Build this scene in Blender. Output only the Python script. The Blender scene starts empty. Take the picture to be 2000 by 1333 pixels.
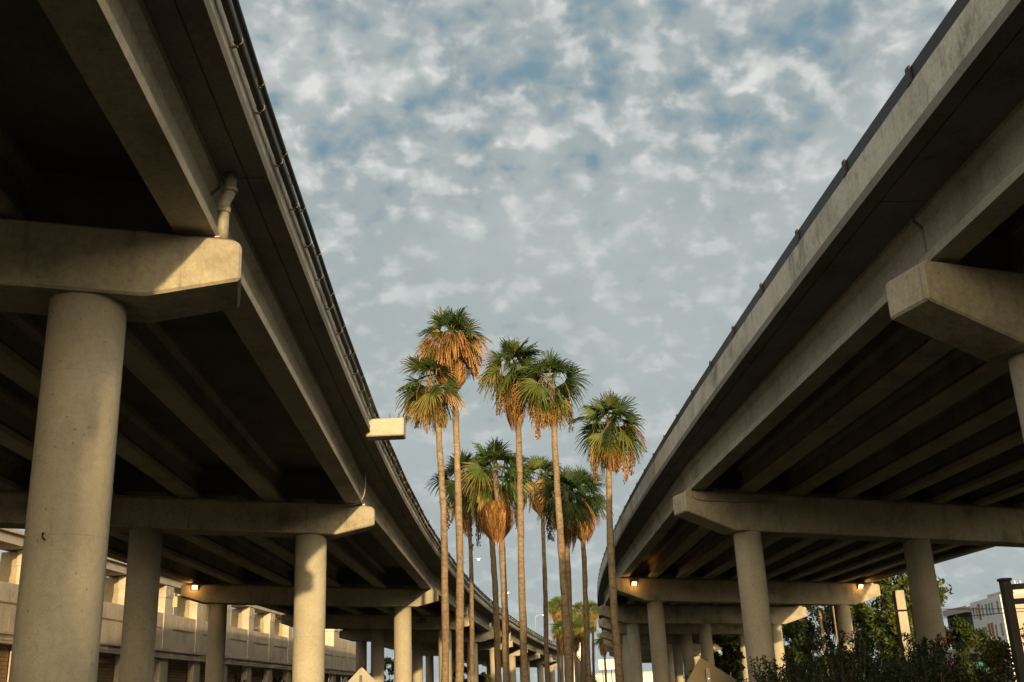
import bpy, bmesh, math, random
import numpy as np
from mathutils import Vector, Matrix
R = math.radians
random.seed(7)
rng = np.random.default_rng(7)
S = bpy.context.scene
COL = S.collection

# ------------------------------------------------------------------ helpers
class MB:
    """collects faces, becomes ONE mesh object"""
    def __init__(s): s.v = []; s.f = []; s.sm = []; s.c = []
    def add(s, vs, fs, smooth=False, col=None):
        b = len(s.v); s.v.extend([tuple(map(float, p)) for p in vs])
        for f in fs: s.f.append(tuple(b + i for i in f)); s.sm.append(smooth)
        s.c.extend([col if col is not None else (1, 1, 1)] * len(vs))
    def box(s, lo, hi):
        x0, y0, z0 = lo; x1, y1, z1 = hi
        s.hexa([(x0,y0,z0),(x1,y0,z0),(x1,y1,z0),(x0,y1,z0),(x0,y0,z1),(x1,y0,z1),(x1,y1,z1),(x0,y1,z1)])
    def hexa(s, p):
        s.add(p, [(0,3,2,1),(4,5,6,7),(0,1,5,4),(1,2,6,5),(2,3,7,6),(3,0,4,7)])
    def obox(s, c, u, v, du, dv, z0, z1):
        """box: centre c (xy), horizontal unit axes u, v with half sizes du, dv"""
        P = []
        for z in (z0, z1):
            for a, b in ((-1,-1),(1,-1),(1,1),(-1,1)):
                P.append((c[0]+u[0]*du*a+v[0]*dv*b, c[1]+u[1]*du*a+v[1]*dv*b, z))
        s.hexa(P)
    def tube(s, pts, rad, n=10, smooth=True, cap=True, col=None):
        pts = [Vector(p) for p in pts]
        rs = rad if isinstance(rad, (list, tuple)) else [rad]*len(pts)
        vs = []; ref = None
        for i, p in enumerate(pts):
            t = (pts[min(i+1, len(pts)-1)] - pts[max(i-1, 0)]).normalized()
            if ref is None:
                ref = Vector((1,0,0)) if abs(t.x) < .8 else Vector((0,1,0))
            a = (ref - t*ref.dot(t)).normalized(); ref = a; b = t.cross(a)
            for k in range(n):
                th = 2*math.pi*k/n
                vs.append(p + (a*math.cos(th)+b*math.sin(th))*rs[i])
        fs = []
        for i in range(len(pts)-1):
            for k in range(n):
                k2 = (k+1) % n
                fs.append((i*n+k, i*n+k2, (i+1)*n+k2, (i+1)*n+k))
        s.add(vs, fs, smooth, col)
        if cap:
            b = len(s.v) - len(vs)
            s.f.append(tuple(b+k for k in reversed(range(n)))); s.sm.append(False)
            s.f.append(tuple(b+(len(pts)-1)*n+k for k in range(n))); s.sm.append(False)
    def sweep(s, prof, frames, close=True):
        """prof: closed polygon of (u, z); frames: list of (origin xyz, outward unit n xy)"""
        m = len(prof); vs = []
        for (o, n) in frames:
            for (u, z) in prof: vs.append((o[0]+n[0]*u, o[1]+n[1]*u, o[2]+z))
        fs = []
        for i in range(len(frames)-1):
            for k in range(m):
                k2 = (k+1) % m
                fs.append((i*m+k, i*m+k2, (i+1)*m+k2, (i+1)*m+k))
        fs.append(tuple(range(m))[::-1]); fs.append(tuple((len(frames)-1)*m+k for k in range(m)))
        s.add(vs, fs)

def link(o, parent=None):
    COL.objects.link(o)
    if parent is not None: o.parent = parent
    return o

def root_of(o):
    while o.parent is not None: o = o.parent
    return o

def obj(name, mb, m, parent=None, loc=None, fix=True, bevel=0):
    """one mesh object; vertices are given in world space"""
    if parent is not None: org = Vector(root_of(parent).location)
    else: org = Vector(loc) if loc is not None else Vector((0,0,0))
    me = bpy.data.meshes.new(name)
    V = np.array(mb.v, dtype=np.float64) - np.array(org)
    me.from_pydata(V.tolist(), [], mb.f)
    me.polygons.foreach_set('use_smooth', mb.sm)
    if any(c != (1,1,1) for c in mb.c):
        at = me.color_attributes.new('leaf_age', 'FLOAT_COLOR', 'POINT')
        at.data.foreach_set('color', np.array([(c[0], c[1], c[2], 1) for c in mb.c], dtype=np.float32).ravel())
    if fix or bevel:
        bm = bmesh.new(); bm.from_mesh(me)
        bmesh.ops.recalc_face_normals(bm, faces=bm.faces)
        if bevel:
            es = [e for e in bm.edges if len(e.link_faces) == 2 and e.calc_face_angle(0) > R(20)]
            bmesh.ops.bevel(bm, geom=es, offset=bevel, segments=1, affect='EDGES', clamp_overlap=True)
        bm.to_mesh(me); bm.free()
    me.materials.append(m)
    o = bpy.data.objects.new(name, me)
    if parent is None: o.location = org
    return link(o, parent)

def thing(name, label, cat, loc=(0,0,0), group=None):
    o = bpy.data.objects.new(name, None); o.empty_display_size = .3
    o.location = loc; link(o)
    return tag(o, label, cat, group)

def tag(o, label, cat, group=None, kind=None):
    o['label'] = label; o['category'] = cat
    if group: o['group'] = group
    if kind: o['kind'] = kind
    return o

def catmull(pts, per=6):
    P = [np.array(p, float) for p in pts]; P = [2*P[0]-P[1]] + P + [2*P[-1]-P[-2]]
    out = []
    for i in range(1, len(P)-2):
        a, b, c, d = P[i-1:i+3]
        for k in range(per):
            t = k/per
            out.append(.5*((2*b)+(c-a)*t+(2*a-5*b+4*c-d)*t*t+(3*b-a-3*c+d)*t**3))
    out.append(P[-2]); return out

# ------------------------------------------------------------------ materials
def newmat(name):
    m = bpy.data.materials.new(name); m.use_nodes = True
    nt = m.node_tree; b = nt.nodes['Principled BSDF']
    return m, nt, b
def N(nt, t, **kw):
    n = nt.nodes.new(t)
    for k, v in kw.items(): setattr(n, k, v)
    return n
def ramp(nt, fac, stops):
    r = N(nt, 'ShaderNodeValToRGB'); e = r.color_ramp.elements
    while len(e) < len(stops): e.new(.5)
    for i, (p, c) in enumerate(stops):
        e[i].position = p; e[i].color = (c if len(c) == 4 else (*c, 1))
    nt.links.new(fac, r.inputs[0]); return r
def mixc(nt, a, b, fac, mode='MIX'):
    m = N(nt, 'ShaderNodeMix', data_type='RGBA', blend_type=mode)
    for s_, v in ((m.inputs[0], fac), (m.inputs[6], a), (m.inputs[7], b)):
        if hasattr(v, 'is_output'): nt.links.new(v, s_)
        elif isinstance(v, tuple): s_.default_value = (*v, 1) if len(v) == 3 else v
        else: s_.default_value = v
    return m.outputs[2]
def noise(nt, vec, scale, detail=4, rough=.55, dist=0):
    n = N(nt, 'ShaderNodeTexNoise'); n.inputs['Scale'].default_value = scale
    n.inputs['Detail'].default_value = detail; n.inputs['Roughness'].default_value = rough
    n.inputs['Distortion'].default_value = dist
    nt.links.new(vec, n.inputs['Vector']); return n.outputs[0]
def mapping(nt, vec, scale):
    m = N(nt, 'ShaderNodeMapping'); m.inputs['Scale'].default_value = scale
    nt.links.new(vec, m.inputs['Vector']); return m.outputs[0]

def concrete(name, base, rough=.85, streak=.35, holes=True, dirt=.45, mott=.7, sscale=1.5, mildew=0, seam=False):
    m, nt, b = newmat(name)
    g = N(nt, 'ShaderNodeNewGeometry'); P = g.outputs['Position']
    n1 = noise(nt, P, .55, 5, .6); n2 = noise(nt, P, 9, 6, .65); n3 = noise(nt, P, 60, 3, .6)
    d = tuple(c*(1-dirt) for c in base); l = tuple(min(1, c*1.18) for c in base)
    c = ramp(nt, n1, [(.3, d), (.48, base), (.72, l)]).outputs[0]
    f2 = ramp(nt, n2, [(.32, (.72,.70,.66)), (.6, (1.06,1.05,1.03))]).outputs[0]
    c = mixc(nt, c, f2, mott, 'MULTIPLY')
    f3 = ramp(nt, n3, [(.35, (.86,.85,.83)), (.62, (1.05,1.05,1.05))]).outputs[0]
    c = mixc(nt, c, f3, .7, 'MULTIPLY')
    if streak:
        sv = mapping(nt, P, (2.6, 2.6, .16)); sn = noise(nt, sv, sscale, 5, .62, .3)
        sf = ramp(nt, sn, [(.29, (.22,.19,.15)), (.36, (.8,.78,.75)), (.5, (1,1,1))]).outputs[0]
        c = mixc(nt, c, sf, streak, 'MULTIPLY')
    if mildew:
        mn = noise(nt, mapping(nt, P, (1, 1, .55)), 1.9, 8, .78, .4); mk = noise(nt, P, .33, 2, .5)
        mm = N(nt, 'ShaderNodeMath', operation='MULTIPLY_ADD'); nt.links.new(mk, mm.inputs[0]); mm.inputs[1].default_value = .35; nt.links.new(mn, mm.inputs[2])
        mf_ = ramp(nt, mm.outputs[0], [(.53, (.30,.29,.26)), (.60, (.78,.77,.74)), (.68, (1,1,1))]).outputs[0]
        c = mixc(nt, c, mf_, mildew, 'MULTIPLY')
    if seam:
        sz_ = N(nt, 'ShaderNodeSeparateXYZ'); nt.links.new(P, sz_.inputs[0])
        fr2 = N(nt, 'ShaderNodeMath', operation='MULTIPLY_ADD'); nt.links.new(sz_.outputs[2], fr2.inputs[0]); fr2.inputs[1].default_value = 1/2.6; fr2.inputs[2].default_value = 10.37
        fc = N(nt, 'ShaderNodeMath', operation='FRACT'); nt.links.new(fr2.outputs[0], fc.inputs[0])
        lt2 = N(nt, 'ShaderNodeMath', operation='LESS_THAN'); nt.links.new(fc.outputs[0], lt2.inputs[0]); lt2.inputs[1].default_value = .007
        ml_ = N(nt, 'ShaderNodeMath', operation='MULTIPLY'); nt.links.new(lt2.outputs[0], ml_.inputs[0]); ml_.inputs[1].default_value = .22
        c = mixc(nt, c, tuple(k*.4 for k in base), ml_.outputs[0])
    hgt = n3
    if holes:
        v = N(nt, 'ShaderNodeTexVoronoi'); v.inputs['Scale'].default_value = 5.5
        nt.links.new(P, v.inputs['Vector'])
        big = noise(nt, P, 1.3, 2, .5)
        sz = N(nt, 'ShaderNodeMath', operation='MULTIPLY_ADD'); nt.links.new(big, sz.inputs[0]); sz.inputs[1].default_value = .36; sz.inputs[2].default_value = -.09
        lt = N(nt, 'ShaderNodeMath', operation='LESS_THAN'); nt.links.new(v.outputs['Distance'], lt.inputs[0]); nt.links.new(sz.outputs[0], lt.inputs[1])
        hf = N(nt, 'ShaderNodeMath', operation='MULTIPLY'); nt.links.new(lt.outputs[0], hf.inputs[0]); hf.inputs[1].default_value = .5
        c = mixc(nt, c, tuple(k*.3 for k in base), hf.outputs[0])
    nt.links.new(c, b.inputs['Base Color'])
    b.inputs['Roughness'].default_value = rough; b.inputs['Specular IOR Level'].default_value = .25
    bp = N(nt, 'ShaderNodeBump'); bp.inputs['Strength'].default_value = .35; bp.inputs['Distance'].default_value = .02
    ad = N(nt, 'ShaderNodeMath', operation='ADD'); nt.links.new(n2, ad.inputs[0]); nt.links.new(n3, ad.inputs[1])
    nt.links.new(ad.outputs[0], bp.inputs['Height']); nt.links.new(bp.outputs[0], b.inputs['Normal'])
    return m

def plain(name, base, rough=.6, metal=0, var=.25, scale=8):
    m, nt, b = newmat(name)
    g = N(nt, 'ShaderNodeNewGeometry')
    n = noise(nt, g.outputs['Position'], scale, 4, .6)
    c = ramp(nt, n, [(.3, tuple(k*(1-var) for k in base)), (.7, tuple(min(1, k*(1+var*.6)) for k in base))]).outputs[0]
    nt.links.new(c, b.inputs['Base Color']); b.inputs['Roughness'].default_value = rough
    b.inputs['Metallic'].default_value = metal; b.inputs['Specular IOR Level'].default_value = .3
    return m

def emit(name, col, strength):
    m, nt, b = newmat(name)
    b.inputs['Base Color'].default_value = (.8,.7,.5,1)
    b.inputs['Emission Color'].default_value = (*col, 1); b.inputs['Emission Strength'].default_value = strength
    return m

def foliage(name, scale=1.2, trans=.3, rough=.5):
    """leaf colour comes from the per-leaf age/colour attribute, varied by noise"""
    m, nt, b = newmat(name)
    a = N(nt, 'ShaderNodeAttribute'); a.attribute_name = 'leaf_age'
    g = N(nt, 'ShaderNodeNewGeometry')
    n = noise(nt, g.outputs['Position'], scale, 3, .6)
    f = ramp(nt, n, [(.3, (.6,.62,.6)), (.7, (1.25,1.2,1.1))]).outputs[0]
    c = mixc(nt, a.outputs['Color'], f, .8, 'MULTIPLY')
    nt.links.new(c, b.inputs['Base Color']); b.inputs['Roughness'].default_value = rough
    b.inputs['Specular IOR Level'].default_value = .25
    t = N(nt, 'ShaderNodeBsdfTranslucent'); nt.links.new(c, t.inputs[0])
    mx = N(nt, 'ShaderNodeMixShader'); mx.inputs[0].default_value = trans
    nt.links.new(b.outputs[0], mx.inputs[1]); nt.links.new(t.outputs[0], mx.inputs[2])
    nt.links.new(mx.outputs[0], nt.nodes['Material Output'].inputs['Surface'])
    return m

CONC = concrete('weathered_concrete', (.42, .39, .315), streak=.5, mildew=.35)
CONC_COL = concrete('column_concrete', (.44, .41, .335), streak=.2, dirt=.10, mott=.4, mildew=.12, seam=True)
CONC_GIRD = concrete('girder_concrete', (.42, .395, .33), streak=.35, holes=True, dirt=.3, mildew=.2)
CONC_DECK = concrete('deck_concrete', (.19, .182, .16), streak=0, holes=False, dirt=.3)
CONC_PARA = concrete('parapet_concrete', (.52, .505, .455), streak=.55, holes=True, dirt=.4, sscale=.7, mildew=.6)
CONC_PALE = concrete('pale_concrete', (.45, .42, .36), streak=.2, dirt=.2)
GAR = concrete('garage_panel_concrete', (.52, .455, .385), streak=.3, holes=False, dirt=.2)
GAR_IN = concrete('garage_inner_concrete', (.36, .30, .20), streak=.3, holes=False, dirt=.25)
STEEL_DARK = plain('dark_painted_steel', (.02, .02, .02), .5, .1)
PIPE_DARK = plain('dark_conduit_plastic', (.075, .073, .066), .55)
PIPE_GREY = plain('grey_plastic_pipe', (.27, .25, .21), .4)
PIPE_LIGHT = plain('pale_conduit', (.48, .44, .36), .45)
GALV = plain('galvanised_steel', (.42, .40, .36), .4, .6)
STEEL_GREY = plain('dull_grey_steel', (.13, .13, .125), .7, .2)
CLAMP = plain('weathered_clamp_steel', (.17, .155, .13), .6, .2)
LAMP_POST = plain('pale_lamp_post_metal', (.5, .5, .48), .4, .3)
SIGN_BACK = plain('aluminium_sign_back', (.29, .275, .235), .5, .2, .15, 3)
SIGN_TAN = plain('dull_tan_sign_back', (.075, .06, .035), .7, 0, .15, 3)
WOOD_POLE = plain('weathered_timber', (.26, .18, .11), .85, 0, .35, 5)
TEAL = plain('teal_fabric', (.06, .32, .28), .8)
LENS = emit('lamp_lens', (1, .46, .11), 9)
LENS_FAR = emit('street_lamp_lens', (1, .85, .6), 3)
LEAF = foliage('palm_fronds', 1.5, .18)
SKIRT = foliage('dead_palm_skirt', 3, .15, .8)
TREE_LEAF = foliage('tree_leaves', .5, .3)
BARK = plain('tree_bark', (.11, .085, .06), .9, 0, .4, 6)

def bark_palm():
    m, nt, b = newmat('palm_bark')
    g = N(nt, 'ShaderNodeNewGeometry'); P = g.outputs['Position']
    rv = mapping(nt, P, (1.6, 1.6, 7)); rn = noise(nt, rv, 1.3, 5, .7, .4)
    n2 = noise(nt, P, 5, 6, .7); n4 = noise(nt, P, .5, 3, .5)
    c = ramp(nt, rn, [(.28, (.15,.115,.08)), (.5, (.22,.17,.12)), (.72, (.28,.215,.155))]).outputs[0]
    f = ramp(nt, n2, [(.33, (.5,.49,.47)), (.55, (1.02,1,.98)), (.75, (1.2,1.18,1.14))]).outputs[0]
    c = mixc(nt, c, f, .9, 'MULTIPLY')
    c = mixc(nt, c, ramp(nt, n4, [(.35, (.8,.78,.76)), (.65, (1.12,1.1,1.05))]).outputs[0], .8, 'MULTIPLY')
    nt.links.new(c, b.inputs['Base Color']); b.inputs['Roughness'].default_value = .9
    b.inputs['Specular IOR Level'].default_value = .15
    bp = N(nt, 'ShaderNodeBump'); bp.inputs['Strength'].default_value = .6; bp.inputs['Distance'].default_value = .03
    nt.links.new(rn, bp.inputs['Height']); nt.links.new(bp.outputs[0], b.inputs['Normal'])
    return m
PALM_BARK = bark_palm()

def brickmat(name, c1, c2, mort, sc=1.0):
    m, nt, b = newmat(name)
    g = N(nt, 'ShaderNodeNewGeometry')
    sx = N(nt, 'ShaderNodeSeparateXYZ'); nt.links.new(g.outputs['Position'], sx.inputs[0])
    cx = N(nt, 'ShaderNodeCombineXYZ'); nt.links.new(sx.outputs[1], cx.inputs[0]); nt.links.new(sx.outputs[2], cx.inputs[1])
    br = N(nt, 'ShaderNodeTexBrick'); br.inputs['Scale'].default_value = sc
    br.inputs['Brick Width'].default_value = .6; br.inputs['Row Height'].default_value = .25; br.inputs['Mortar Size'].default_value = .03
    br.inputs['Color1'].default_value = (*c1, 1); br.inputs['Color2'].default_value = (*c2, 1); br.inputs['Mortar'].default_value = (*mort, 1)
    nt.links.new(cx.outputs[0], br.inputs['Vector']); nt.links.new(br.outputs[0], b.inputs['Base Color'])
    b.inputs['Roughness'].default_value = .9
    bp = N(nt, 'ShaderNodeBump'); bp.inputs['Strength'].default_value = .5; bp.inputs['Distance'].default_value = .03
    nt.links.new(br.outputs['Fac'], bp.inputs['Height']); bp.invert = True; nt.links.new(bp.outputs[0], b.inputs['Normal'])
    return m
BRICK = brickmat('split_face_block', (.30,.20,.11), (.24,.155,.085), (.12,.085,.055))

# ------------------------------------------------------------------ camera
cam = bpy.data.cameras.new('camera'); co = bpy.data.objects.new('camera', cam); link(co)
PITCH, ROLL = .3267284, -.04166638
right0 = Vector((1,0,0)); fwd = Vector((0, math.cos(PITCH), math.sin(PITCH))); up0 = Vector((0, -math.sin(PITCH), math.cos(PITCH)))
cr = right0*math.cos(ROLL) + up0*math.sin(ROLL); cu = right0*-math.sin(ROLL) + up0*math.cos(ROLL)
mw = Matrix((cr, cu, -fwd)).transposed().to_4x4(); mw.translation = (0, 0, 1.6)
co.matrix_world = mw
cam.sensor_width = 36; cam.lens = 2074.52/2000*36; cam.clip_end = 4000; cam.clip_start = .05
S.camera = co

# ------------------------------------------------------------------ ground
def sheet(name, m, x0, x1, y0, y1, z, n=2):
    mb = MB(); mb.add([(x0,y0,z),(x1,y0,z),(x1,y1,z),(x0,y1,z)], [(0,1,2,3)])
    o = obj(name, mb, m); o['kind'] = 'structure'; return o
gm, nt, b = newmat('dry_grass_and_dirt')
g = N(nt, 'ShaderNodeNewGeometry'); nn = noise(nt, g.outputs['Position'], .35, 6, .65)
c = ramp(nt, nn, [(.3, (.022,.028,.012)), (.5, (.04,.042,.02)), (.72, (.07,.06,.035))]).outputs[0]
nt.links.new(c, b.inputs['Base Color']); b.inputs['Roughness'].default_value = 1
sheet('ground', gm, -1500, 1500, -1500, 2500, 0)
asph = plain('asphalt', (.055,.053,.05), .9, 0, .3, 3)
sheet('road', asph, -4, 6.2, -60, 260, .004)

# ------------------------------------------------------------------ viaducts
def edge_fn(pts, deg=10):
    ys = np.array([p[0] for p in pts], float); xs = np.array([p[1] for p in pts], float)
    k = (ys-70)/180; co_ = np.polyfit(k, xs, deg, w=np.where(ys < 0, .4, 1.))
    d_ = np.polyder(co_)
    return (lambda y: float(np.polyval(co_, (y-70)/180))), (lambda y: float(np.polyval(d_, (y-70)/180)/180))

LEFT_EDGE = edge_fn([(-110,13.4),(-90,9.2),(-70,5.65),(-45,1.83),(-30,-.09),(-12,-2.02),(0,-3.08),(12.1,-3.96),(15.3,-4.17),(17.6,-4.27),(22.3,-4.55),(32,-5.0),(42.8,-5.2),(56.4,-5.34),
    (70,-5.36),(78,-5.3),(83.6,-5.06),(95,-4.61),(99.8,-4.42),(121.4,-3.12),(135.4,-2.05),(154,-.5),(169,.85),(193,3.4),(220,6.8),(250,11.2)])
RIGHT_EDGE = edge_fn([(-110,24),(-90,20.2),(-70,16.8),(-45,13.3),(-30,11.55),(-12,9.8),(0,8.85),(8,8.35),(16.4,7.84),(20.6,7.67),(23,7.52),(25.6,7.38),(31.8,7.1),(45,6.79),(57.5,6.62),
    (76,6.55),(82,6.64),(104.7,7.32),(111.7,7.69),(141,9.74),(171,12.04),(203,14.95),(225,17.6),(250,20.9)])

# I girder section (AASHTO type shape): bottom flange .66 wide, 1.37 deep
def girder_prof(w=.66):
    h = w/2
    L = [(-h,0),(h,0),(h,.203),(.10,.432),(.10,1.016),(.255,1.168),(.255,1.37),(-.255,1.37),(-.255,1.168),(-.10,1.016),(-.10,.432),(-h,.203)]
    return L

def viaduct(v):
    ex, dx = v['edge']; out = v['out']            # out: +1 when the photographed edge faces +x
    root = thing(v['name'], v['label'], 'viaduct', (ex(15), 15, 0))
    th = v['theta']; tilt = v['tilt']; L = v['L']; zcol = v['zcol']
    # along-cap direction, from the photographed end inward
    def cdir(t): return np.array([-out*math.cos(R(t)), (-math.sin(R(t)) if out > 0 else math.sin(R(t)))])
    piers = v['piers']
    ends = []; LEN = []
    for (cx, cy, t, pl) in piers:                  # centre of first column, skew, cap length
        d = cdir(t); e = np.array([cx, cy]) - d*v['over']
        ends.append((e, d, t)); LEN.append(pl)
    nb = v['ncol']
    for pi, (e, d, t) in enumerate(ends):
        nrm = np.array([-d[1], d[0]])
        mb = MB(); hw = v['capw']/2; L = LEN[pi]
        zb, ze, zt = zcol, v['zend'], v['ztop']
        k = v['kink']
        prof = [(0, ze), (k, zb), (L-k, zb), (L, ze), (L, zt-.1), (L-.12, zt), (.12, zt), (0, zt-.1)]
        vs = []
        for s_ in (-hw, hw):
            for (a, z) in prof:
                p = e + d*a + nrm*s_; vs.append((p[0], p[1], z + tilt*(a - v['over'])))
        m = len(prof)
        fs = [tuple(range(m)), tuple(range(m, 2*m))[::-1]] + [(i, (i+1) % m, m+(i+1) % m, m+i) for i in range(m)]
        mb.add(vs, fs)
        cap = obj('pier_cap', mb, CONC, root, bevel=.045)
        # raised bearing seat along the cap top
        mb = MB(); vs = []
        for s_ in (-hw*.62, hw*.62):
            for (a, z) in ((.35, zt-.03), (L-.35, zt-.03), (L-.35, zt+.09), (.35, zt+.09)):
                p = e + d*a + nrm*s_; vs.append((p[0], p[1], z + tilt*(a - v['over'])))
        mb.hexa([vs[0], vs[1], vs[5], vs[4], vs[3], vs[2], vs[6], vs[7]])
        obj('bearing_seat', mb, CONC, cap)
        sp = (L - 2*v['over'])/(nb-1)
        for c_ in range(nb):
            p = e + d*(v['over'] + sp*c_)
            mb = MB(); zt_ = zb + tilt*sp*c_ + .03
            mb.tube([(p[0], p[1], z) for z in (-.3, zt_*.33, zt_*.66, zt_)], .61, 56)
            colo = obj('column', mb, CONC_COL, cap)
            if v['name'].startswith('conduit') and pi == 4 and c_ == 0:
                mb = MB(); a = -1.72; q = lambda r_, th_, z: (p[0]+r_*math.cos(th_), p[1]+r_*math.sin(th_), z)
                mb.tube([q(.60,a,4.27), q(.66,a,4.26), q(.68,a+.03,4.19), q(.66,a+.09,4.15)], .012, 6)
                obj('rebar_hook', mb, STEEL_DARK, root)
    # girders
    ng = v['ng']; g0 = v['g0']
    zg = v['ztop'] + .10
    prof = girder_prof()
    for k in range(len(ends)-1):
        (e0, d0, _), (e1, d1, _) = ends[k], ends[k+1]
        for j in range(ng):
            a0_ = g0 + (LEN[k]-2*g0)/(ng-1)*j; a1_ = g0 + (LEN[k+1]-2*g0)/(ng-1)*j
            p0 = e0 + d0*a0_; p1 = e1 + d1*a1_
            t_ = (p1-p0)/np.linalg.norm(p1-p0); nrm = np.array([t_[1], -t_[0]])
            z = zg + tilt*(a0_ - v['over']); z1 = zg + tilt*(a1_ - v['over'])
            p0 = p0 + t_*.06; p1 = p1 - t_*.06
            mb = MB(); mb.sweep(prof, [((*p0, z), nrm), ((*p1, z1), nrm)])
            obj('girder', mb, CONC_GIRD, root, bevel=0)
            if j == 0:
                for pp, dd, s_ in ((p0, t_, 1), (p1, t_, -1)):
                    mb = MB(); mb.obox(pp + dd*s_*.25, (t_[0], t_[1]), (nrm[0], nrm[1]), .16, .40, z-.03, z-.004)
                    mb.tube([(*(pp + dd*s_*.25 + nrm*out*.37), z-.01), (*(pp + dd*s_*.25 + nrm*out*.37), z+.1)], .015, 6)
                    obj('bearing_plate', mb, GALV, root)
        # end diaphragms between the girders
        L = LEN[k]
        for pp, qq in ((e0 + d0*(g0+.1), e0 + d0*(L-g0-.1)),):
            dd = (qq-pp)/np.linalg.norm(qq-pp); nn_ = np.array([-dd[1], dd[0]])
            mb = MB()
            vs = []
            for s_ in (.45, .7):
                s_ = s_ if nn_[1] > 0 else -s_
                for P_, z in ((pp, zg+.35), (qq, zg+.35+tilt*(L-2*g0)), (qq, zg+1.39+tilt*(L-2*g0)), (pp, zg+1.39)):
                    w = P_ + nn_*s_; vs.append((w[0], w[1], z - tilt*(v['over']-g0)))
            mb.hexa([vs[0], vs[1], vs[5], vs[4], vs[3], vs[2], vs[6], vs[7]])
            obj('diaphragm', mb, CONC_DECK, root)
    # deck slab, parapets, rail : swept along the smooth edge
    zs = v['zs']
    Wf = lambda y: float(np.interp(y, v['W'][0], v['W'][1]))
    ysp = [e[1] + (v['jy']) for (e, d, t) in ends]
    def frames(y0, y1, step=2.0, off=0.0):
        n = max(2, int((y1-y0)/step)+1); F = []
        for i in range(n):
            y = y0 + (y1-y0)*i/(n-1); s_ = dx(y)
            n_ = np.array([1, -s_])/math.hypot(1, s_)*out
            F.append(((ex(y)+n_[0]*off, y+n_[1]*off, zs), n_))
        return F
    def sweepw(mb, proff, fr_):
        m = None; vs = []
        for (o, n) in fr_:
            pr = proff(Wf(o[1])); m = len(pr)
            for (u, z) in pr: vs.append((o[0]+n[0]*u, o[1]+n[1]*u, o[2]+z))
        fs = []
        for i in range(len(fr_)-1):
            for k in range(m):
                k2 = (k+1) % m; fs.append((i*m+k, i*m+k2, (i+1)*m+k2, (i+1)*m+k))
        fs.append(tuple(range(m))[::-1]); fs.append(tuple((len(fr_)-1)*m+k for k in range(m)))
        mb.add(vs, fs)
    slab = lambda W: [(0,0),(-.36,0),(-.368,.03),(-.392,.03),(-.40,0),(-1.2,.004),(-W,tilt*W),(-W,tilt*W+.22),(0,.22)]
    para = [(-.02,.224),(-.03,.60),(-.045,1.05),(-.24,1.05),(-.30,.60),(-.45,.40),(-.45,.224)]
    fpar = lambda W: [(-W,tilt*W+.224),(-W,tilt*W+1.05),(-W+.24,tilt*W+1.05),(-W+.45,tilt*W+.224)]
    for k in range(len(ysp)-1):
        y0, y1 = ysp[k]+.018, ysp[k+1]-.018
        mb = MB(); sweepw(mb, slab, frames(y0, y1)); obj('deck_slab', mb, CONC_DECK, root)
        # parapet cast in panels between the contraction joints
        mb = MB()
        npan = max(1, round((y1-y0)/9.0)) if v['panels'] else 1
        for q in range(npan):
            a0 = y0 + (y1-y0)*q/npan + (.008 if q else 0); a1 = y0 + (y1-y0)*(q+1)/npan - (.008 if q < npan-1 else 0)
            mb.sweep(para, frames(a0, a1))
        obj('parapet', mb, CONC_PARA, root)
        mb = MB(); sweepw(mb, fpar, frames(y0, y1, 4)); obj('parapet', mb, CONC_PARA, root)
        if k:
            mb = MB(); sweepw(mb, lambda W: [(-.5,.224),(-W+.5,tilt*W+.224),(-W+.5,tilt*W+.26),(-.5,.26)], frames(y0-.12, y0+.1, 1)); obj('expansion_joint', mb, STEEL_DARK, root)
    # railing
    mb = MB(); rl, rh = v['rail']
    mb.sweep([(-.08,rl),(-.08,rh),(-.16,rh),(-.16,rl)], frames(ysp[0], ysp[-1], 2.0))
    ral = obj('railing', mb, STEEL_DARK, root)
    y = ysp[0] + .6 + v['rail_phase']; np_ = 0
    while y < ysp[-1]-.5 and np_ < 78:
        (o, n_), = frames(y, y+.01, 1)[:1]
        c_ = (o[0]-n_[0]*.14, o[1]-n_[1]*.14)
        mb = MB(); tt = (n_[1], -n_[0])
        mb.obox(c_, tt, n_, .055, .10, zs+1.052, zs+rl-.002)
        mb.obox((c_[0]+n_[0]*.085, c_[1]+n_[1]*.085), tt, n_, .085, .022, zs+1.056, zs+rh+.03)
        mb.obox(c_, tt, n_, .10, .12, zs+1.051, zs+1.075)
        obj('post', mb, GALV if v['rail_pale'] else STEEL_DARK, ral); y += v['rail_sp']; np_ += 1
    return dict(root=root, ends=ends, frames=frames, zs=zs, zg=zg, ysp=ysp)

LV = viaduct(dict(name='conduit_viaduct', label='concrete girder viaduct with two dark conduits clamped along its parapet, wide lit columns beneath',
    edge=LEFT_EDGE, out=1, theta=15, tilt=.036, L=17.4, zcol=8.15, zend=8.57, ztop=9.3, kink=1.5, over=2.44, ncol=3, capw=1.4, zs=10.675,
    ng=6, g0=.68, W=((-110,20,60,250),(18,18.6,20.3,20.3)), jy=-.1, panels=False, rail=(1.28,1.42), rail_sp=3.7, rail_phase=30, rail_pale=False,
    piers=[(10.0,-108,26,17.4),(3.2,-75,23,17.4),(-1.6,-42,20,17.4),(-5.15,-11.5,17,17.4),(-7.05,16.55,15,17.4),(-8.32,42.5,15,17.4),(-8.45,76.5,15,17.4),(-7.4,102.5,14,17.4),(-6.0,125.8,12,17.4),(-4.1,147,10,17.4),(-2.1,169.5,8,17.4),(.1,192,6,17.4),(2.8,215,4,17.4),(5.6,238,2,17.4)]))
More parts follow.
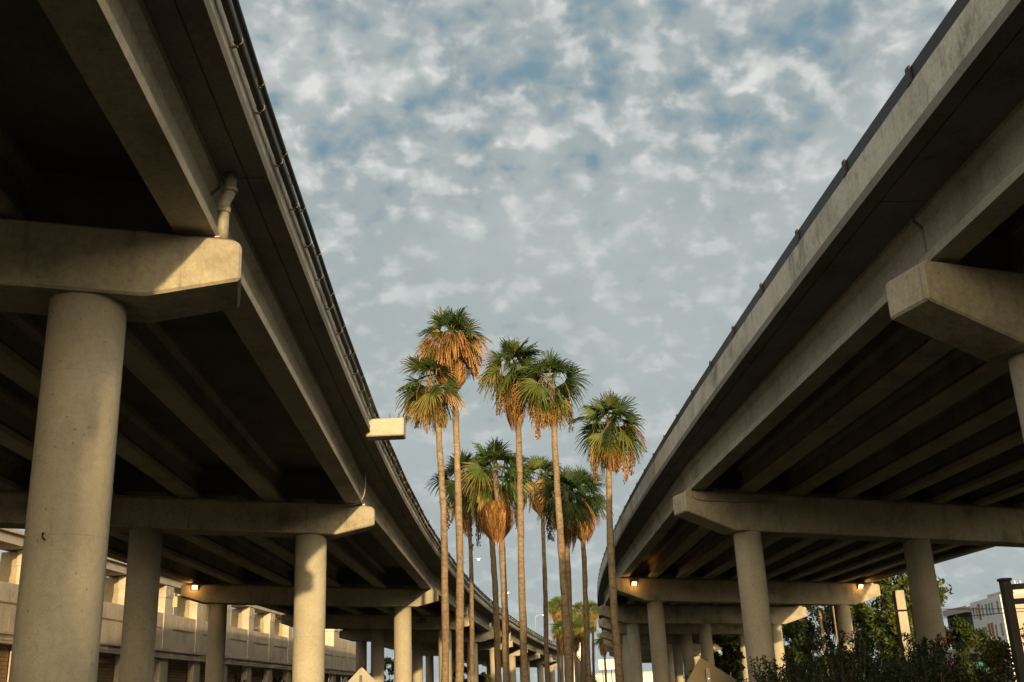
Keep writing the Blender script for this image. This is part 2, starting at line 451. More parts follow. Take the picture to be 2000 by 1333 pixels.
RV = viaduct(dict(name='shaded_viaduct', label='shaded grey concrete viaduct with weathered parapet and dark steel rail, its caps holding lit lamps',
    edge=RIGHT_EDGE, out=-1, theta=20, tilt=-.036, L=24, zcol=8.3, zend=9.05, ztop=9.95, kink=2.3, over=3.2, ncol=3, capw=1.3, zs=11.425,
    ng=10, g0=.85, W=((-110,40,60,80,100,130,250),(26,25,23.8,22.7,21.6,20.6,20.6)), jy=-.6, panels=True, rail=(1.09,1.40), rail_sp=3.72, rail_phase=90.0, rail_pale=False,
    piers=[(27.4,-108,26,25),(21.6,-75,24,25),(16.6,-40,22,25),(13.2,-6.5,20,25),(11.5,22.3,18,24.6),(10.15,47.9,17,24),(10.0,82.7,14,22),(10.6,107,8,20.8),(11.75,125,8,20),(13.6,147.5,6,20),(15.3,169,4,20),(17.2,191,3,20),(19.4,213,2,20),(22.2,236,0,20)]))

# unseen wall added behind the camera, blocking low sky glow under the right deck
for V_, x0, x1 in ((RV, 14.6, 39.5),):
    mb = MB(); mb.box((x0, -56, -.2), (x1, -54, 10.4)); mb.box((x0+1, -53.99, -.2), (x1-1, -51, 3.2))
    obj('glow_blocking_wall', mb, CONC, V_['root'], bevel=.04)

# conduits on the left viaduct, with clamps
fr, zs = LV['frames'], LV['zs']
for (u, z, r_, sp, ph, nclamp) in ((.10, .60, .066, 1.9, .55, 44), (.16, .86, .055, 2.4, 1.1, 36)):
    F = fr(-60, 237, 1.6)
    wob = [.025*math.sin(i*.9)+.02*math.sin(i*.37+1) for i in range(len(F))]
    mb = MB(); mb.tube([(o[0]+n[0]*u, o[1]+n[1]*u, o[2]+z+w) for (o, n), w in zip(F, wob)], r_, 10)
    cdt = obj('conduit', mb, PIPE_DARK, LV['root'])
    y = 9.4 + ph
    for k in range(nclamp):
        (o, n) = fr(y, y+.01, 1)[0]
        i = (y+60)/297*(len(F)-1); w = np.interp(i, range(len(F)), wob)
        mb = MB(); cx, cy, cz = o[0]+n[0]*u, o[1]+n[1]*u, o[2]+z+w
        s_ = LEFT_EDGE[1](y); t_ = np.array([s_, 1])/math.hypot(s_, 1)
        mb.tube([(cx-t_[0]*.02, cy-t_[1]*.02, cz), (cx+t_[0]*.02, cy+t_[1]*.02, cz)], r_+.010, 14)
        mb.box((min(cx, o[0]-.04)-.0, cy-.015, cz-r_-.05), (cx, cy+.015, cz-r_-.02))
        obj('clamp', mb, CLAMP, cdt); y += sp

# concrete corbel for a missing lamp post on the left parapet
mb = MB(); mb.box((-5.25, 36.0, 10.52), (-3.9, 36.72, 11.15))
cb = obj('lamp_corbel', mb, CONC_PALE, LV['root'], bevel=.04)
for (bx, by) in ((-4.42,36.15),(-4.1,36.15),(-4.42,36.5),(-4.1,36.5)):
    mb = MB(); mb.tube([(bx,by,11.13),(bx,by,11.36)], .012, 6); obj('anchor_bolt', mb, CLAMP, cb)

# drain pipes and thin conduits at the piers
def drain(x, y, ztop, zsoff, r_=.1, m=PIPE_GREY, parent=LV['root'], dy=.55):
    mb = MB(); X, Y = x+.05, y+dy
    mb.tube([(X, Y, zsoff+.05), (X, Y, ztop+.98)], r_*1.12, 18)
    mb.tube([(X, Y, ztop+1.03), (X, Y, ztop+.96)], r_*1.4, 18)
    mb.tube(catmull([(X, Y, ztop+1.0), (X-.01, Y-.02, ztop+.90), (x+.015, y+.03, ztop+.78), (x, y, ztop+.66), (x, y, ztop+.55)], 4), r_*1.06, 18)
    mb.tube([(x, y, ztop+.60), (x, y, ztop+.50)], r_*1.2, 18)
    mb.tube([(x, y, ztop+.52), (x, y, ztop-.02)], r_, 18)
    obj('drain_pipe', mb, m, parent)
drain(-4.92, 16.74, 9.34, 10.62, .095, PIPE_GREY, LV['root'], .12)
for i in (7, 8, 9):
    e, d, _ = LV['ends'][i]
    drain(e[0]-.25, e[1]-.3, 9.34, 10.62, .11, PIPE_LIGHT)
def thin(pts, r_, m, parent, name='cable_conduit'):
    mb = MB(); mb.tube(catmull(pts, 5), r_, 8); obj(name, mb, m, parent)
thin([(-6.12,42.3,10.68),(-6.14,42.2,9.9),(-6.2,42.0,9.5),(-6.42,41.93,9.26),(-6.9,41.86,9.22),(-7.6,41.82,9.24),(-9.6,41.34,9.31)], .02, PIPE_LIGHT, LV['root'])
thin([(7.62,46.5,11.35),(7.6,46.5,10.6),(7.62,46.45,9.95),(7.72,46.42,9.72),(7.95,46.48,9.64),(8.6,46.68,9.60),(11.5,47.55,9.55)], .022, PIPE_GREY, RV['root'])
for i in (8, 9):
    e, d, _ = LV['ends'][i]; thin([(e[0]+.06, e[1]-.45, 9.3), (e[0]+.06, e[1]-.45, 8.9), (e[0]+.06, e[1]-.45, 8.4)], .06, PIPE_LIGHT, LV['root'], 'downspout')

# wall lamps on the pier caps (lit) and one unlit
def wall_lamp(x, y, z, label, lit=True, ang=0):
    t = thing('wall_lamp', label, 'lamp', (x, y, z), 'wall lamps on the pier caps')
    c, s = math.cos(ang), math.sin(ang)
    def P(a, b, h): return (x + a*c - b*s, y + a*s + b*c, z + h)
    mb = MB()
    q = [(-.24,0,-.16),(.24,0,-.16),(.24,-.06,-.16),(-.24,-.06,-.16),(-.24,0,.20),(.24,0,.20),(.24,-.30,.20),(-.24,-.30,.20)]
    mb.hexa([P(*k) for k in (q[0],q[1],q[2],q[3],q[4],q[5],q[6],q[7])])
    obj('housing', mb, STEEL_DARK, t, bevel=.015)
    mb = MB(); q = [(-.17,-.10,-.13),(.17,-.10,-.13),(.17,-.14,-.13),(-.17,-.14,-.13),(-.17,-.25,.10),(.17,-.25,.10),(.17,-.29,.10),(-.17,-.29,.10)]
    mb.hexa([P(*k) for k in q])
    obj('lens', mb, LENS if lit else PIPE_GREY, t)
    if lit:
        l = bpy.data.lights.new('lamp_bulb', 'POINT'); l.energy = 20; l.color = (1, .48, .12); l.shadow_soft_size = .15
        lo = bpy.data.objects.new('lamp_bulb', l); link(lo, t); lo.location = (-.0, -.55, -.12)
def on_cap(v, i, a, z, hw):
    e, d, t = v['ends'][i]; n = np.array([-d[1], d[0]]); n = n if n[1] < 0 else -n
    p = e + d*a + n*(hw+.003); return p[0], p[1], z, math.atan2(d[1], d[0]) if d[0] > 0 else math.atan2(-d[1], -d[0])
x, y, z, a = on_cap(LV, 6, 16.5, 9.62, .70); wall_lamp(x, y, z, 'lit amber wall lamp on the far end of a cap beside the parking garage', True, a)
x, y, z, a = on_cap(RV, 6, 1.35, 9.6, .65); wall_lamp(x, y, z, 'lit amber wall lamp on the cap end nearest the palm trunks', True, a)
x, y, z, a = on_cap(RV, 6, 20.2, 9.1, .65); wall_lamp(x, y, z, 'lit amber wall lamp on the sunlit cap end in front of the trees', True, a)
x, y, z, a = on_cap(LV, 7, 4.6, 8.95, .70); wall_lamp(x, y, z, 'unlit dark wall lamp on a cap of the viaduct with conduits', False, a)

# street lamps standing on the left viaduct
for (y, lab, u) in ((99.5, 'slim street lamp showing its lit head between the two leftmost palm trunks', -.5), (137, 'slim curved street lamp over the viaduct, right of the paired palms', -.9), (190, 'farthest slim curved street lamp standing on the viaduct with conduits', -.6)):
    x = LEFT_EDGE[0](y) + u - .4; z0 = LV['zs'] + .22
    t = thing('street_lamp', lab, 'street lamp', (x, y, z0), 'street lamps on the viaduct')
    h = {99.5: 14.2, 137: 14.6, 190: 15.6}[y]
    mb = MB(); mb.tube([(x,y,z0),(x,y,h-.55)], [.075,.05], 8); obj('post', mb, LAMP_POST, t)
    mb = MB(); mb.tube(catmull([(x,y,h-.6),(x+.12,y,h-.2),(x+.5,y,h),(x+1.25,y,h+.02)], 5), .035, 7); obj('arm', mb, LAMP_POST, t)
    mb = MB(); mb.box((x+1.15,y-.12,h-.05),(x+1.62,y+.12,h+.06)); hd = obj('lamp_head', mb, LAMP_POST, t, bevel=.03)
    mb = MB(); mb.box((x+1.3,y-.14,h-.12),(x+1.5,y+.1,h-.055)); obj('lens', mb, LENS_FAR, hd)

# ------------------------------------------------------------------ palms
def jit(s): return random.uniform(-s, s)
GREENS = [(.030,.056,.012), (.044,.074,.013), (.021,.042,.012), (.070,.096,.015), (.034,.060,.016)]
GOLDS = [(.34,.21,.06), (.40,.25,.09), (.28,.155,.05), (.24,.17,.05)]
TANS = [(.32,.165,.055), (.37,.205,.08), (.23,.11,.038), (.15,.072,.028), (.40,.25,.12)]
DARKS = [(.08,.05,.025), (.12,.07,.03), (.06,.04,.02)]
def vary(c, a=.2):
    k = 1 + jit(a); return (c[0]*k*(1+jit(.08)), c[1]*k*(1+jit(.08)), c[2]*k)

def fan_leaf(mb, H, az, el, L, Rb, col, droop, tipcol=None, nseg=26, stalkcol=(.2,.19,.06), spread=1.75, cup=.10):
    d = np.array([math.cos(az)*math.cos(el), math.sin(az)*math.cos(el), math.sin(el)])
    side = np.array([-math.sin(az), math.cos(az), 0.0])
    P = [np.array(H)]; cur = d.copy(); sag = .10 + .5*max(0, droop)
    for k in range(4):
        P.append(P[-1] + cur*L/4); cur = cur + np.array([0,0,-sag*.35]); cur /= np.linalg.norm(cur)
    # petiole ribbon
    for k in range(4):
        w0 = .035 - .006*k; nrm = np.cross(P[k+1]-P[k], side); nrm /= np.linalg.norm(nrm)
        a, b = P[k], P[k+1]
        mb.add([a-side*w0, a+nrm*w0*.6, a+side*w0, b+side*w0*.85, b+nrm*w0*.5, b-side*w0*.85], [(0,1,4,5),(1,2,3,4)], False, stalkcol)
    ax = cur; O = P[-1]
    tw = jit(1.15); nrm = np.cross(ax, side); nrm /= np.linalg.norm(nrm)
    sd = side*math.cos(tw) + nrm*math.sin(tw); nr = np.cross(ax, sd); nr /= np.linalg.norm(nr)
    if nr[2] < 0: nr = -nr
    for i in range(nseg):
        ph = -spread + 2*spread*(i+.5)/nseg; dph = spread/nseg
        D = ax*math.cos(ph) + sd*math.sin(ph)
        T = -ax*math.sin(ph) + sd*math.cos(ph)
        Rr = Rb*(1 - .25*(abs(ph)/spread)**2)*(1+jit(.13)); sw = jit(.10)
        pts = []
        for q, rf in enumerate((.03, .52, .76, 1.0)):
            r = Rr*rf
            p = O + D*r + nr*(cup*abs(math.sin(ph))*r*1.0)
            dr = droop*(max(0, rf-.25)**1.8)*Rr*(1.25+jit(.25)) + Rr*(.10+.45*random.random())*max(0, rf-.7)
            p = p + np.array([0,0,-dr])
            p = p + T*sw*Rr*max(0, rf-.4)
            if rf > .7: p = p + np.array([jit(.03), jit(.03), jit(.05)])*(1.6 if rf == 1.0 else 1)
            pts.append(p)
        w = [.012, math.tan(dph)*Rr*.52*.92, math.tan(dph)*Rr*.76*.46, .004]
        c = vary(col, .16); ct = tipcol or c
        fold = nr*(.016 if i % 2 else -.016)
        vs = []; base = len(mb.v)
        for p, w_ in zip(pts, w): vs += [p - T*w_ + fold, p + T*w_ - fold]
        mb.add(vs, [(0,1,3,2),(2,3,5,4),(4,5,7,6)], False, c)
        if tipcol:
            for t_ in (4,5,6,7): mb.c[base+t_] = vary(ct, .15)

def skirt_strips(mb, H, z_top, z_bot, rmax, n, cols, r_in=.15, belly=.45):
    for i in range(n):
        az = random.uniform(0, 2*math.pi); t0 = random.random()**1.3
        zt = z_top - (z_top-z_bot)*t0*.62; ln = random.uniform(.5, 1.0)*min(1.25, (z_top-z_bot)*.55)
        rt = r_in + (rmax-r_in)*(.25+.75*math.sin(min(1, t0+.25)*math.pi*.75))*random.uniform(.45, 1)
        c = np.array([math.cos(az), math.sin(az), 0]); s = np.array([-math.sin(az), math.cos(az), 0])
        w = random.uniform(.012, .034); k = vary(random.choice(cols), .25)
        P = []
        for f, rr in ((0, rt*.55), (.3, rt), (.7, rt*.98), (1, rt*(.82+jit(.1)))):
            zz = zt - ln*f; fr_ = max(0, min(1, (zz-z_bot)/(z_top-z_bot)))
            lim = r_in + (rmax-r_in)*min(1, fr_*1.9+.12)
            P.append(np.array(H)*[1,1,0] + c*min(rr, lim) + s*jit(.05) + np.array([0,0,zz]))
        vs = []
        for p, w_ in zip(P, (w*.6, w, w*.9, w*.25)): vs += [p - s*w_, p + s*w_ + c*.008]
        mb.add(vs, [(0,1,3,2),(2,3,5,4),(4,5,7,6)], False, k)

def fruit(mb, H, az, reach, drop, ln, col):
    d = np.array([math.cos(az), math.sin(az), 0])
    P = catmull([np.array(H), np.array(H)+d*reach*.55+[0,0,.05], np.array(H)+d*reach*.95-[0,0,drop*.5], np.array(H)+d*reach-[0,0,drop]], 4)
    mb.tube(P, .018, 4, False, False, (.24,.15,.05))
    e = P[-1]
    nq = int(22*ln) + 8
    for k in range(nq):
        q = e + np.array([jit(.10), jit(.10), -(k+random.random())/nq*ln])
        n = 2
        for j in range(n):
            a = random.uniform(0, 6.28); u = np.array([math.cos(a), math.sin(a), jit(.8)])*random.uniform(.03,.065)
            v_ = np.array([jit(.3), jit(.3), -1.0])*random.uniform(.07,.15)
            b_ = q + np.array([jit(.05), jit(.05), -j*.12])
            mb.add([b_-u, b_+u, b_+u*.5+v_, b_-u*.7+v_], [(0,1,2,3)], False, vary(col, .3))

def palm(label, trunk, d0, d1, ngreen=30, ngold=0, Rb=1.05, L=.95, skirt=None, fruits=(), seed=1, elmin=-38, group='tall palms between the viaducts', sky=True, nseg=34, greens=GREENS, hang=6):
    random.seed(seed)
    top = trunk[0]; base = (trunk[-1][0], trunk[-1][1], 0)
    pts = [base] + [tuple(p) for p in trunk[::-1]]
    t = thing('palm_tree', label, 'palm tree', base, group)
    C = catmull(pts, 6); m = len(C)
    C = [c_ + np.array([jit(.018), jit(.018), 0]) for c_ in C]
    rs = [(d0 + (d1-d0)*(c_[2]/top[2]))/2*(1+jit(.05)) + .10*max(0, 1-c_[2]/1.2) for c_ in C]
    rs = [r_*(1+jit(.09)) for r_ in rs]
    mb = MB(); mb.tube(C, rs, 14); obj('trunk', mb, PALM_BARK, t)
    H = np.array(top); mb = MB()
    ga = 2.39996
    d0 *= .84; d1 *= .82; ngreen = round(ngreen*.86)
    for i in range(ngreen):
        f = i/max(1, ngreen-1)
        el = R(86 + (elmin-86)*f**.8 + jit(18)); az = i*ga + jit(.8)
        h = H + np.array([0,0,.28*(1-f)-.12])
        col = random.choice(greens)
        if f > .82 and random.random() < .35: col = (.10,.12,.022)
        fan_leaf(mb, h, az, el, L*(.42+.68*f**.8)*(1+jit(.18)), Rb*(.95+.20*min(1, f*2))*(1+jit(.14)), col, .06+.36*f+jit(.10), nseg=nseg,
                 tipcol=((.22,.17,.05) if f > .6 and random.random() < .28 else None))
    for i in range(ngold):
        az = i*ga*1.03 + jit(.5); el = R(random.uniform(-25, 12))
        g_ = random.choice(GOLDS)
        fan_leaf(mb, H - np.array([0,0,.2]), az, el, L*1.05*(1+jit(.1)), Rb*.95, g_, .85+jit(.2), tipcol=random.choice(TANS), nseg=nseg, stalkcol=(.3,.17,.06))
    for i in range(hang):
        az = i*ga*.97+1 + jit(.5); el = R(random.uniform(-72, -48))
        fan_leaf(mb, H - np.array([0,0,.25]), az, el, L*1.15, Rb*.85, random.choice([(.075,.105,.022), (.12,.135,.025), (.045,.08,.02)]), .5+jit(.2), tipcol=(.28,.2,.06), nseg=nseg, spread=1.3)
    obj('crown', mb, LEAF, t, fix=False)
    if skirt:
        mb = MB()
        for (dz0, dz1, rm, n, cols) in skirt: skirt_strips(mb, H, H[2]-dz0, H[2]-dz1, rm, n, cols)
        obj('dead_skirt', mb, SKIRT, t, fix=False)
    if fruits:
        for (az, reach, drop, ln, col) in fruits:
            mb = MB(); fruit(mb, H, R(az), reach, drop, ln, col); obj('seed_cluster', mb, SKIRT, t, fix=False)
    return t

# azimuth: 0 = to the right of the picture, 180 = left, 270 = toward the camera
palm('palm with drooping green fronds and dark hanging seed stalks, leftmost of the tall palms', [(-4.48,54.6,18.05),(-4.11,54.3,16.06),(-3.93,54,12.73),(-3.83,54,9.58),(-3.91,54,2.6)], .40, .29, 24, 2, 1.05, 1.0,
     [(.3,2.3,.55,260,DARKS+[(.25,.13,.045)])], [(200,.75,1.2,1.3,DARKS[0]),(250,.6,1.4,1.5,(.25,.14,.05)),(310,.8,1.2,1.4,DARKS[1]),(160,.8,1.0,1.3,DARKS[0]),(20,.7,1.3,1.2,DARKS[0])], 11, -50, hang=8)
palm('tallest palm, with golden dried fronds round its crown and a bushy tan skirt', [(-3.35,55,20.75),(-3.18,55,17.05),(-3.14,55,12.9),(-3.14,55,8.42),(-3.28,55,2.59)], .42, .30, 19, 24, 1.12, 1.0,
     [(1.35,3.3,.98,950,TANS), (.4,1.6,.55,200,DARKS+TANS)], [], 23, 5, hang=0)
palm('full dark green palm with one pale frond hanging before its trunk, right of the tallest', [(.03,56,19.2),(.15,56,17.3),(.11,56,12.96),(0,56,8.41),(-.07,56,2.48)], .42, .30, 32, 1, 1.05, 1.0,
     [(1.0,3.9,.62,420,TANS[2:4]+[TANS[0]]), (.3,1.4,.5,160,DARKS)], [(190,.95,1.1,1.6,DARKS[1]),(215,.8,1.2,1.5,(.2,.11,.04)),(330,.95,1.2,1.7,(.2,.11,.04)),(300,.8,1.0,1.5,DARKS[1])], 31, -45, hang=6)
palm('palm with a bare reddish upper trunk and lime hanging fronds', [(1.92,54,17.7),(1.99,54,16.86),(2.0,54,12.48),(2.05,54,8.08),(2.1,54,4.83),(2.08,54,2.36)], .44, .29, 23, 0, 1.0, 1.0,
     [(1.3,2.7,.45,120,TANS[:3])], [(195,.85,1.5,1.5,(.28,.15,.05)),(215,.6,1.4,1.3,TANS[0]),(350,1.0,1.5,1.3,DARKS[1]),(180,.75,1.8,1.3,TANS[2])], 43, -42, hang=7)
palm('rightmost tall palm, its trunk crossing the shaded viaduct edge, with several tan skirts', [(4.61,51,14.55),(4.46,51,12.32),(4.29,51,8.81),(4.24,51,5.25),(4.26,51,2.23)], .42, .26, 27, 2, 1.0, .95,
     [(.8,2.6,.62,420,TANS)], [(200,.95,1.5,1.4,DARKS[1]),(340,.95,1.2,1.5,TANS[2]),(320,.75,1.6,1.5,TANS[0]),(300,.6,1.3,1.2,TANS[2]),(0,1.0,1.0,1.2,TANS[2])], 57, -45, hang=7)
palm('thin palm half hidden behind the two leftmost trunks, with an orange skirt', [(-3.79,74,16.75),(-3.49,74,13.27),(-3.46,74,8.98),(-3.59,74,2.9)], .34, .25, 28, 1, 1.25, 1.2,
     [(1.7,4.0,.75,380,TANS[:4]), (.5,4.6,.55,220,DARKS)], [(200,1.2,1.4,2.2,DARKS[0]),(170,1.4,1.6,1.6,DARKS[0]),(330,1.1,2.0,2.4,DARKS[0]),(20,.9,2.6,2.2,DARKS[0])], 61, -45, hang=5, greens=[GREENS[0],GREENS[2]])
palm('short palm leaning left under the big orange skirt, its own skirt dark brown', [(-2.25,68,14.9),(-1.9,68,12.17),(-1.76,68,10.55),(-1.69,68,6.76),(-1.68,68,2.73)], .40, .34, 20, 1, 1.05, 1.0,
     [(.7,3.2,.7,500,DARKS+[TANS[3]])], [(210,1.1,1.2,2.2,DARKS[0]),(190,.9,1.6,2.4,DARKS[0])], 67, -45, hang=4, greens=[GREENS[2]])
palm('palm with the big round orange skirt and bright fan leaves, centre of the lower crowns', [(-1.35,62,14.75),(-1.13,62,11.3),(-1.06,62,9.15),(-1.05,62,6.29),(-1.1,62,2.61)], .42, .34, 33, 0, 1.15, 1.15,
     [(2.0,4.4,1.15,1300,TANS[:4])], [(340,1.3,1.6,2.0,DARKS[0]),(320,1.0,1.8,1.8,DARKS[1]),(10,1.2,1.4,1.8,DARKS[0])], 71, -40, hang=4, greens=[(.07,.12,.025),(.055,.10,.022),(.09,.135,.03)])
palm('slender palm with a compact ball shaped tan skirt and straight thin trunk', [(1.6,76,16.9),(1.66,76,14.54),(1.62,76,10.78),(1.56,76,7.23),(1.44,76,2.73)], .36, .26, 22, 5, 1.15, 1.0,
     [(1.1,2.7,.95,700,TANS), (.3,1.4,.6,160,DARKS+TANS)], [], 83, -20, hang=2)
palm('dark crowned palm hidden behind the reddish trunk, with long blackish hanging skirt', [(2.95,66,13.9),(2.84,66,10.44),(2.82,66,7.94),(2.64,66,2.53)], .40, .32, 24, 2, 1.1, 1.0,
     [(.9,3.9,.7,520,DARKS)], [(190,1.2,.9,2.0,DARKS[0]),(205,1.1,1.2,1.8,DARKS[0])], 91, -50, hang=5, greens=[GREENS[2], GREENS[0]])
palm('short palm with a round dark crown, golden side fronds and pointed orange skirt', [(4.09,68,14.25),(4.0,68,11.25),(3.91,68,7.16),(3.81,68,2.51)], .38, .27, 34, 0, 1.05, .95,
     [(1.4,3.3,.75,480,TANS)], [], 97, -35, hang=7, greens=[GREENS[2], GREENS[0], GREENS[4]])
far = [('distant palm crown highest beside the thin trunk, skirt glowing orange', [(5.14,165,15.0),(4.86,165,3.98)], 2.2, 103),
       ('distant palm just below the highest distant crown, with a very long tan skirt', [(5.42,160,11.3),(5.15,160,3.89)], 3.4, 107),
       ('distant palm almost hidden behind the doubled dark trunks', [(8.02,175,11.9),(7.88,175,4.02)], 3.0, 109),
       ('distant palm with two crowns overlapping, left of the thin dark trunk', [(9.09,178,15.1),(9.27,178,11.35),(8.91,178,4.03)], 2.4, 113),
       ('distant palm showing just below and behind the overlapping crowns', [(9.4,172,12.6),(8.92,172,3.93)], 2.6, 127),
       ('distant golden palm next to the curved edge of the shaded viaduct', [(11.35,182,15.6),(11.31,182,11.08),(11.03,182,4.0)], 3.4, 131),
       ('smallest distant palm, on a thread thin trunk near the white billboard', [(14.88,210,12.1),(15.02,210,9.93),(15.03,210,4.28)], 2.6, 137)]
BRIGHT = [(.09,.13,.028), (.07,.11,.024), (.115,.145,.034)]
for lab, tr, sk, sd in far:
    palm(lab, tr, .5, .36, 30, 3, 1.15, .72, [(.5, .9+sk, .9, 620, TANS)], [], sd, -14, 'distant palms beyond the viaduct bend', nseg=20, greens=BRIGHT, hang=1)

# ------------------------------------------------------------------ broadleaf trees and shrubs
def leaves(mb, centres, radii, n, size, cols, flat=.0):
    nc = len(centres); C = np.array(centres); Rr = np.array(radii)
    idx = rng.integers(0, nc, n)
    off = rng.normal(size=(n, 3)); off /= np.linalg.norm(off, axis=1)[:, None]
    rad = rng.random(n)**.45
    p = C[idx] + off*(rad*Rr[idx])[:, None]
    a = rng.normal(size=(n, 3)); a /= np.linalg.norm(a, axis=1)[:, None]
    b = np.cross(a, rng.normal(size=(n, 3))); b /= np.linalg.norm(b, axis=1)[:, None]
    s = size*(.6+.8*rng.random(n))[:, None]
    v0, v1, v2, v3 = p - a*s, p + b*s*.45, p + a*s, p - b*s*.45
    base = len(mb.v)
    V = np.stack([v0, v1, v2, v3], 1).reshape(-1, 3)
    mb.v.extend(map(tuple, V.tolist()))
    mb.f.extend([(base+4*i, base+4*i+1, base+4*i+2, base+4*i+3) for i in range(n)]); mb.sm.extend([False]*n)
    cl = np.array(cols)[rng.integers(0, len(cols), nc)][idx]*(.75+.5*rng.random((n, 1)))
    mb.c.extend([tuple(c) for c in np.repeat(cl, 4, axis=0).tolist()])

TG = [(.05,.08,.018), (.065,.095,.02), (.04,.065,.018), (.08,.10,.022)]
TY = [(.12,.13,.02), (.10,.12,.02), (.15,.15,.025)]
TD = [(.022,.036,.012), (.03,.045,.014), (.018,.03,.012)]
def tree(label, x, y, h, rx, crown_lo, cols, nl=9000, size=.2, nclump=70, seed=1, group='trees beyond the viaducts', name='broadleaf_tree'):
    global rng; rng = np.random.default_rng(seed); random.seed(seed)
    t = thing(name, label, 'tree', (x, y, 0), group)
    mb = MB(); tr = .035*h*.6
    mb.tube(catmull([(x,y,0),(x+jit(.3),y,h*.25),(x+jit(.4),y+jit(.3),h*.55),(x+jit(.4),y,h*.8)], 4), [tr*(1-.8*i/12) for i in range(13)], 10)
    cs = []; rs = []
    zc = (h+crown_lo)/2; rz = (h-crown_lo)/2
    for i in range(nclump):
        while True:
            p = np.array([random.uniform(-1,1), random.uniform(-1,1), random.uniform(-1,1)])
            l = np.linalg.norm(p)
            if .35 < l < 1: break
        q = np.array([x + p[0]*rx, y + p[1]*rx, zc + p[2]*rz]); rr = random.uniform(.10,.2)*rx+.15
        cs.append(q); rs.append(rr)
        if i % 4 == 0:
            b0 = (x + jit(.2), y + jit(.2), crown_lo + (q[2]-crown_lo)*.35)
            mb.tube(catmull([b0, ((b0[0]+q[0])/2, (b0[1]+q[1])/2, (b0[2]+q[2])/2+.3), tuple(q)], 3), [tr*.3*(1-.8*k/6) for k in range(7)], 6)
    obj('trunk', mb, BARK, t)
    mb = MB(); leaves(mb, cs, rs, nl, size, cols); obj('crown', mb, TREE_LEAF, t, fix=False)
    return t

tree('large leafy tree behind the column where the viaduct deck meets the sky', 37.6, 112, 14.8, 5.3, 3.0, TG+[TY[1]], 17000, .24, 120, 201)
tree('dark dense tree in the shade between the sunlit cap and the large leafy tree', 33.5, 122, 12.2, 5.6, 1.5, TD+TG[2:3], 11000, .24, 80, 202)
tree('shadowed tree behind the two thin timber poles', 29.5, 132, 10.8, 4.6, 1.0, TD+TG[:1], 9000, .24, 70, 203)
tree('yellow green sunlit tree glimpsed just right of the big shaded column', 27.2, 146, 10.2, 3.2, 2.0, TY, 6000, .24, 50, 204)
tree('mid green bushy tree below the sky, between the column and the white apartments', 27.2, 70, 5.3, 2.6, .4, TG, 8000, .13, 60, 205)
tree('olive green bushy tree in front of the apartment block', 19.2, 42, 3.6, 2.0, .3, [(.09,.10,.03),(.075,.085,.028)], 7000, .085, 55, 206, name='bushy_tree')
tree('grey green bushy shrub tree behind the dark post frame', 22.6, 45, 4.2, 2.2, .3, [(.06,.07,.028),(.05,.06,.022)], 7000, .085, 55, 207, name='bushy_tree')
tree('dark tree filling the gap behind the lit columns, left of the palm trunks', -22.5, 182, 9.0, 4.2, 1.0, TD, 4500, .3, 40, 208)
tree('small sunlit green tree between the far lit columns', -6.6, 186, 6.9, 2.6, 1.0, TY+TG, 3500, .26, 40, 209)
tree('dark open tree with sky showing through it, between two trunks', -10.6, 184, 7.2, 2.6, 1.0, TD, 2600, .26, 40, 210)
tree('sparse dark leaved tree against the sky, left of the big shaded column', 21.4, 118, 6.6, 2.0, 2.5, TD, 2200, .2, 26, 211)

FLOWER = plain('pink_blossom', (.20,.028,.036), .7)
def shrub(label, x, y, h, spread, n_stem, leaf, cols, seed, flowers=0, group='flowering shrubs under the shaded viaduct', per=150):
    global rng; rng = np.random.default_rng(seed); random.seed(seed)
    t = thing('flowering_shrub' if flowers else 'leafy_shrub', label, 'shrub', (x, y, 0), group)
    ms = MB(); ml = MB(); mf = MB(); tips = []
    for i in range(n_stem):
        az = random.uniform(0, 6.28); r_ = spread*random.random()**.7; hh = h*random.uniform(.62, 1.0)*(1-.22*(r_/spread)**2)
        P = catmull([(x+jit(.15), y+jit(.15), 0), (x+math.cos(az)*r_*.45, y+math.sin(az)*r_*.45, hh*.5), (x+math.cos(az)*r_*.85, y+math.sin(az)*r_*.85, hh*.85), (x+math.cos(az)*r_*1.1, y+math.sin(az)*r_*1.1, hh)], 5)
        ms.tube(P, [.022*(1-.8*k/15) for k in range(16)], 5)
        cs = [P[k] + np.array([jit(.05), jit(.05), jit(.05)]) for k in range(3, 16)]
        rr = [.30*(1-.72*((k-3)/13)) for k in range(3, 16)]
        leaves(ml, cs, rr, per, leaf, cols)
        tips.append(P[-1])
    obj('stems', ms, BARK, t, fix=False); obj('foliage', ml, TREE_LEAF, t, fix=False)
    random.shuffle(tips)
    for p in sorted(tips, key=lambda q: -q[2])[:flowers]:
        mf = MB()
        for k in range(24):
            q = p + np.array([jit(.13), jit(.13), jit(.11)+.02]); a = np.array([jit(1), jit(1), jit(1)])*.028; b_ = np.array([jit(1), jit(1), jit(1)])*.028
            mf.add([q-a, q+b_, q+a, q-b_], [(0,1,2,3)])
        obj('blossom', mf, FLOWER, t, fix=False)
SD = [(.018,.034,.014), (.024,.042,.016), (.03,.045,.016)]
shrub('dark shrub hiding the foot of the big shaded column', 8.0, 37.5, 2.85, 1.1, 30, .045, SD, 301)
shrub('low dark shrub left of the big shaded column, against sunlit concrete', 6.55, 40, 2.7, .9, 26, .045, SD+TG[:1], 302)
shrub('thin leafed shrub in front of the nearer sunlit column, leaves in silhouette', 6.95, 29, 2.75, .9, 22, .042, SD, 303, 0, per=95)
shrub('shrub whose tallest red tipped sprig rises before the farther column', 8.1, 27.5, 3.1, .85, 20, .042, SD, 304, 1, per=95)
shrub('dark dense shrub between the two sunlit columns', 7.55, 27, 2.45, .8, 28, .042, SD, 305, 0)
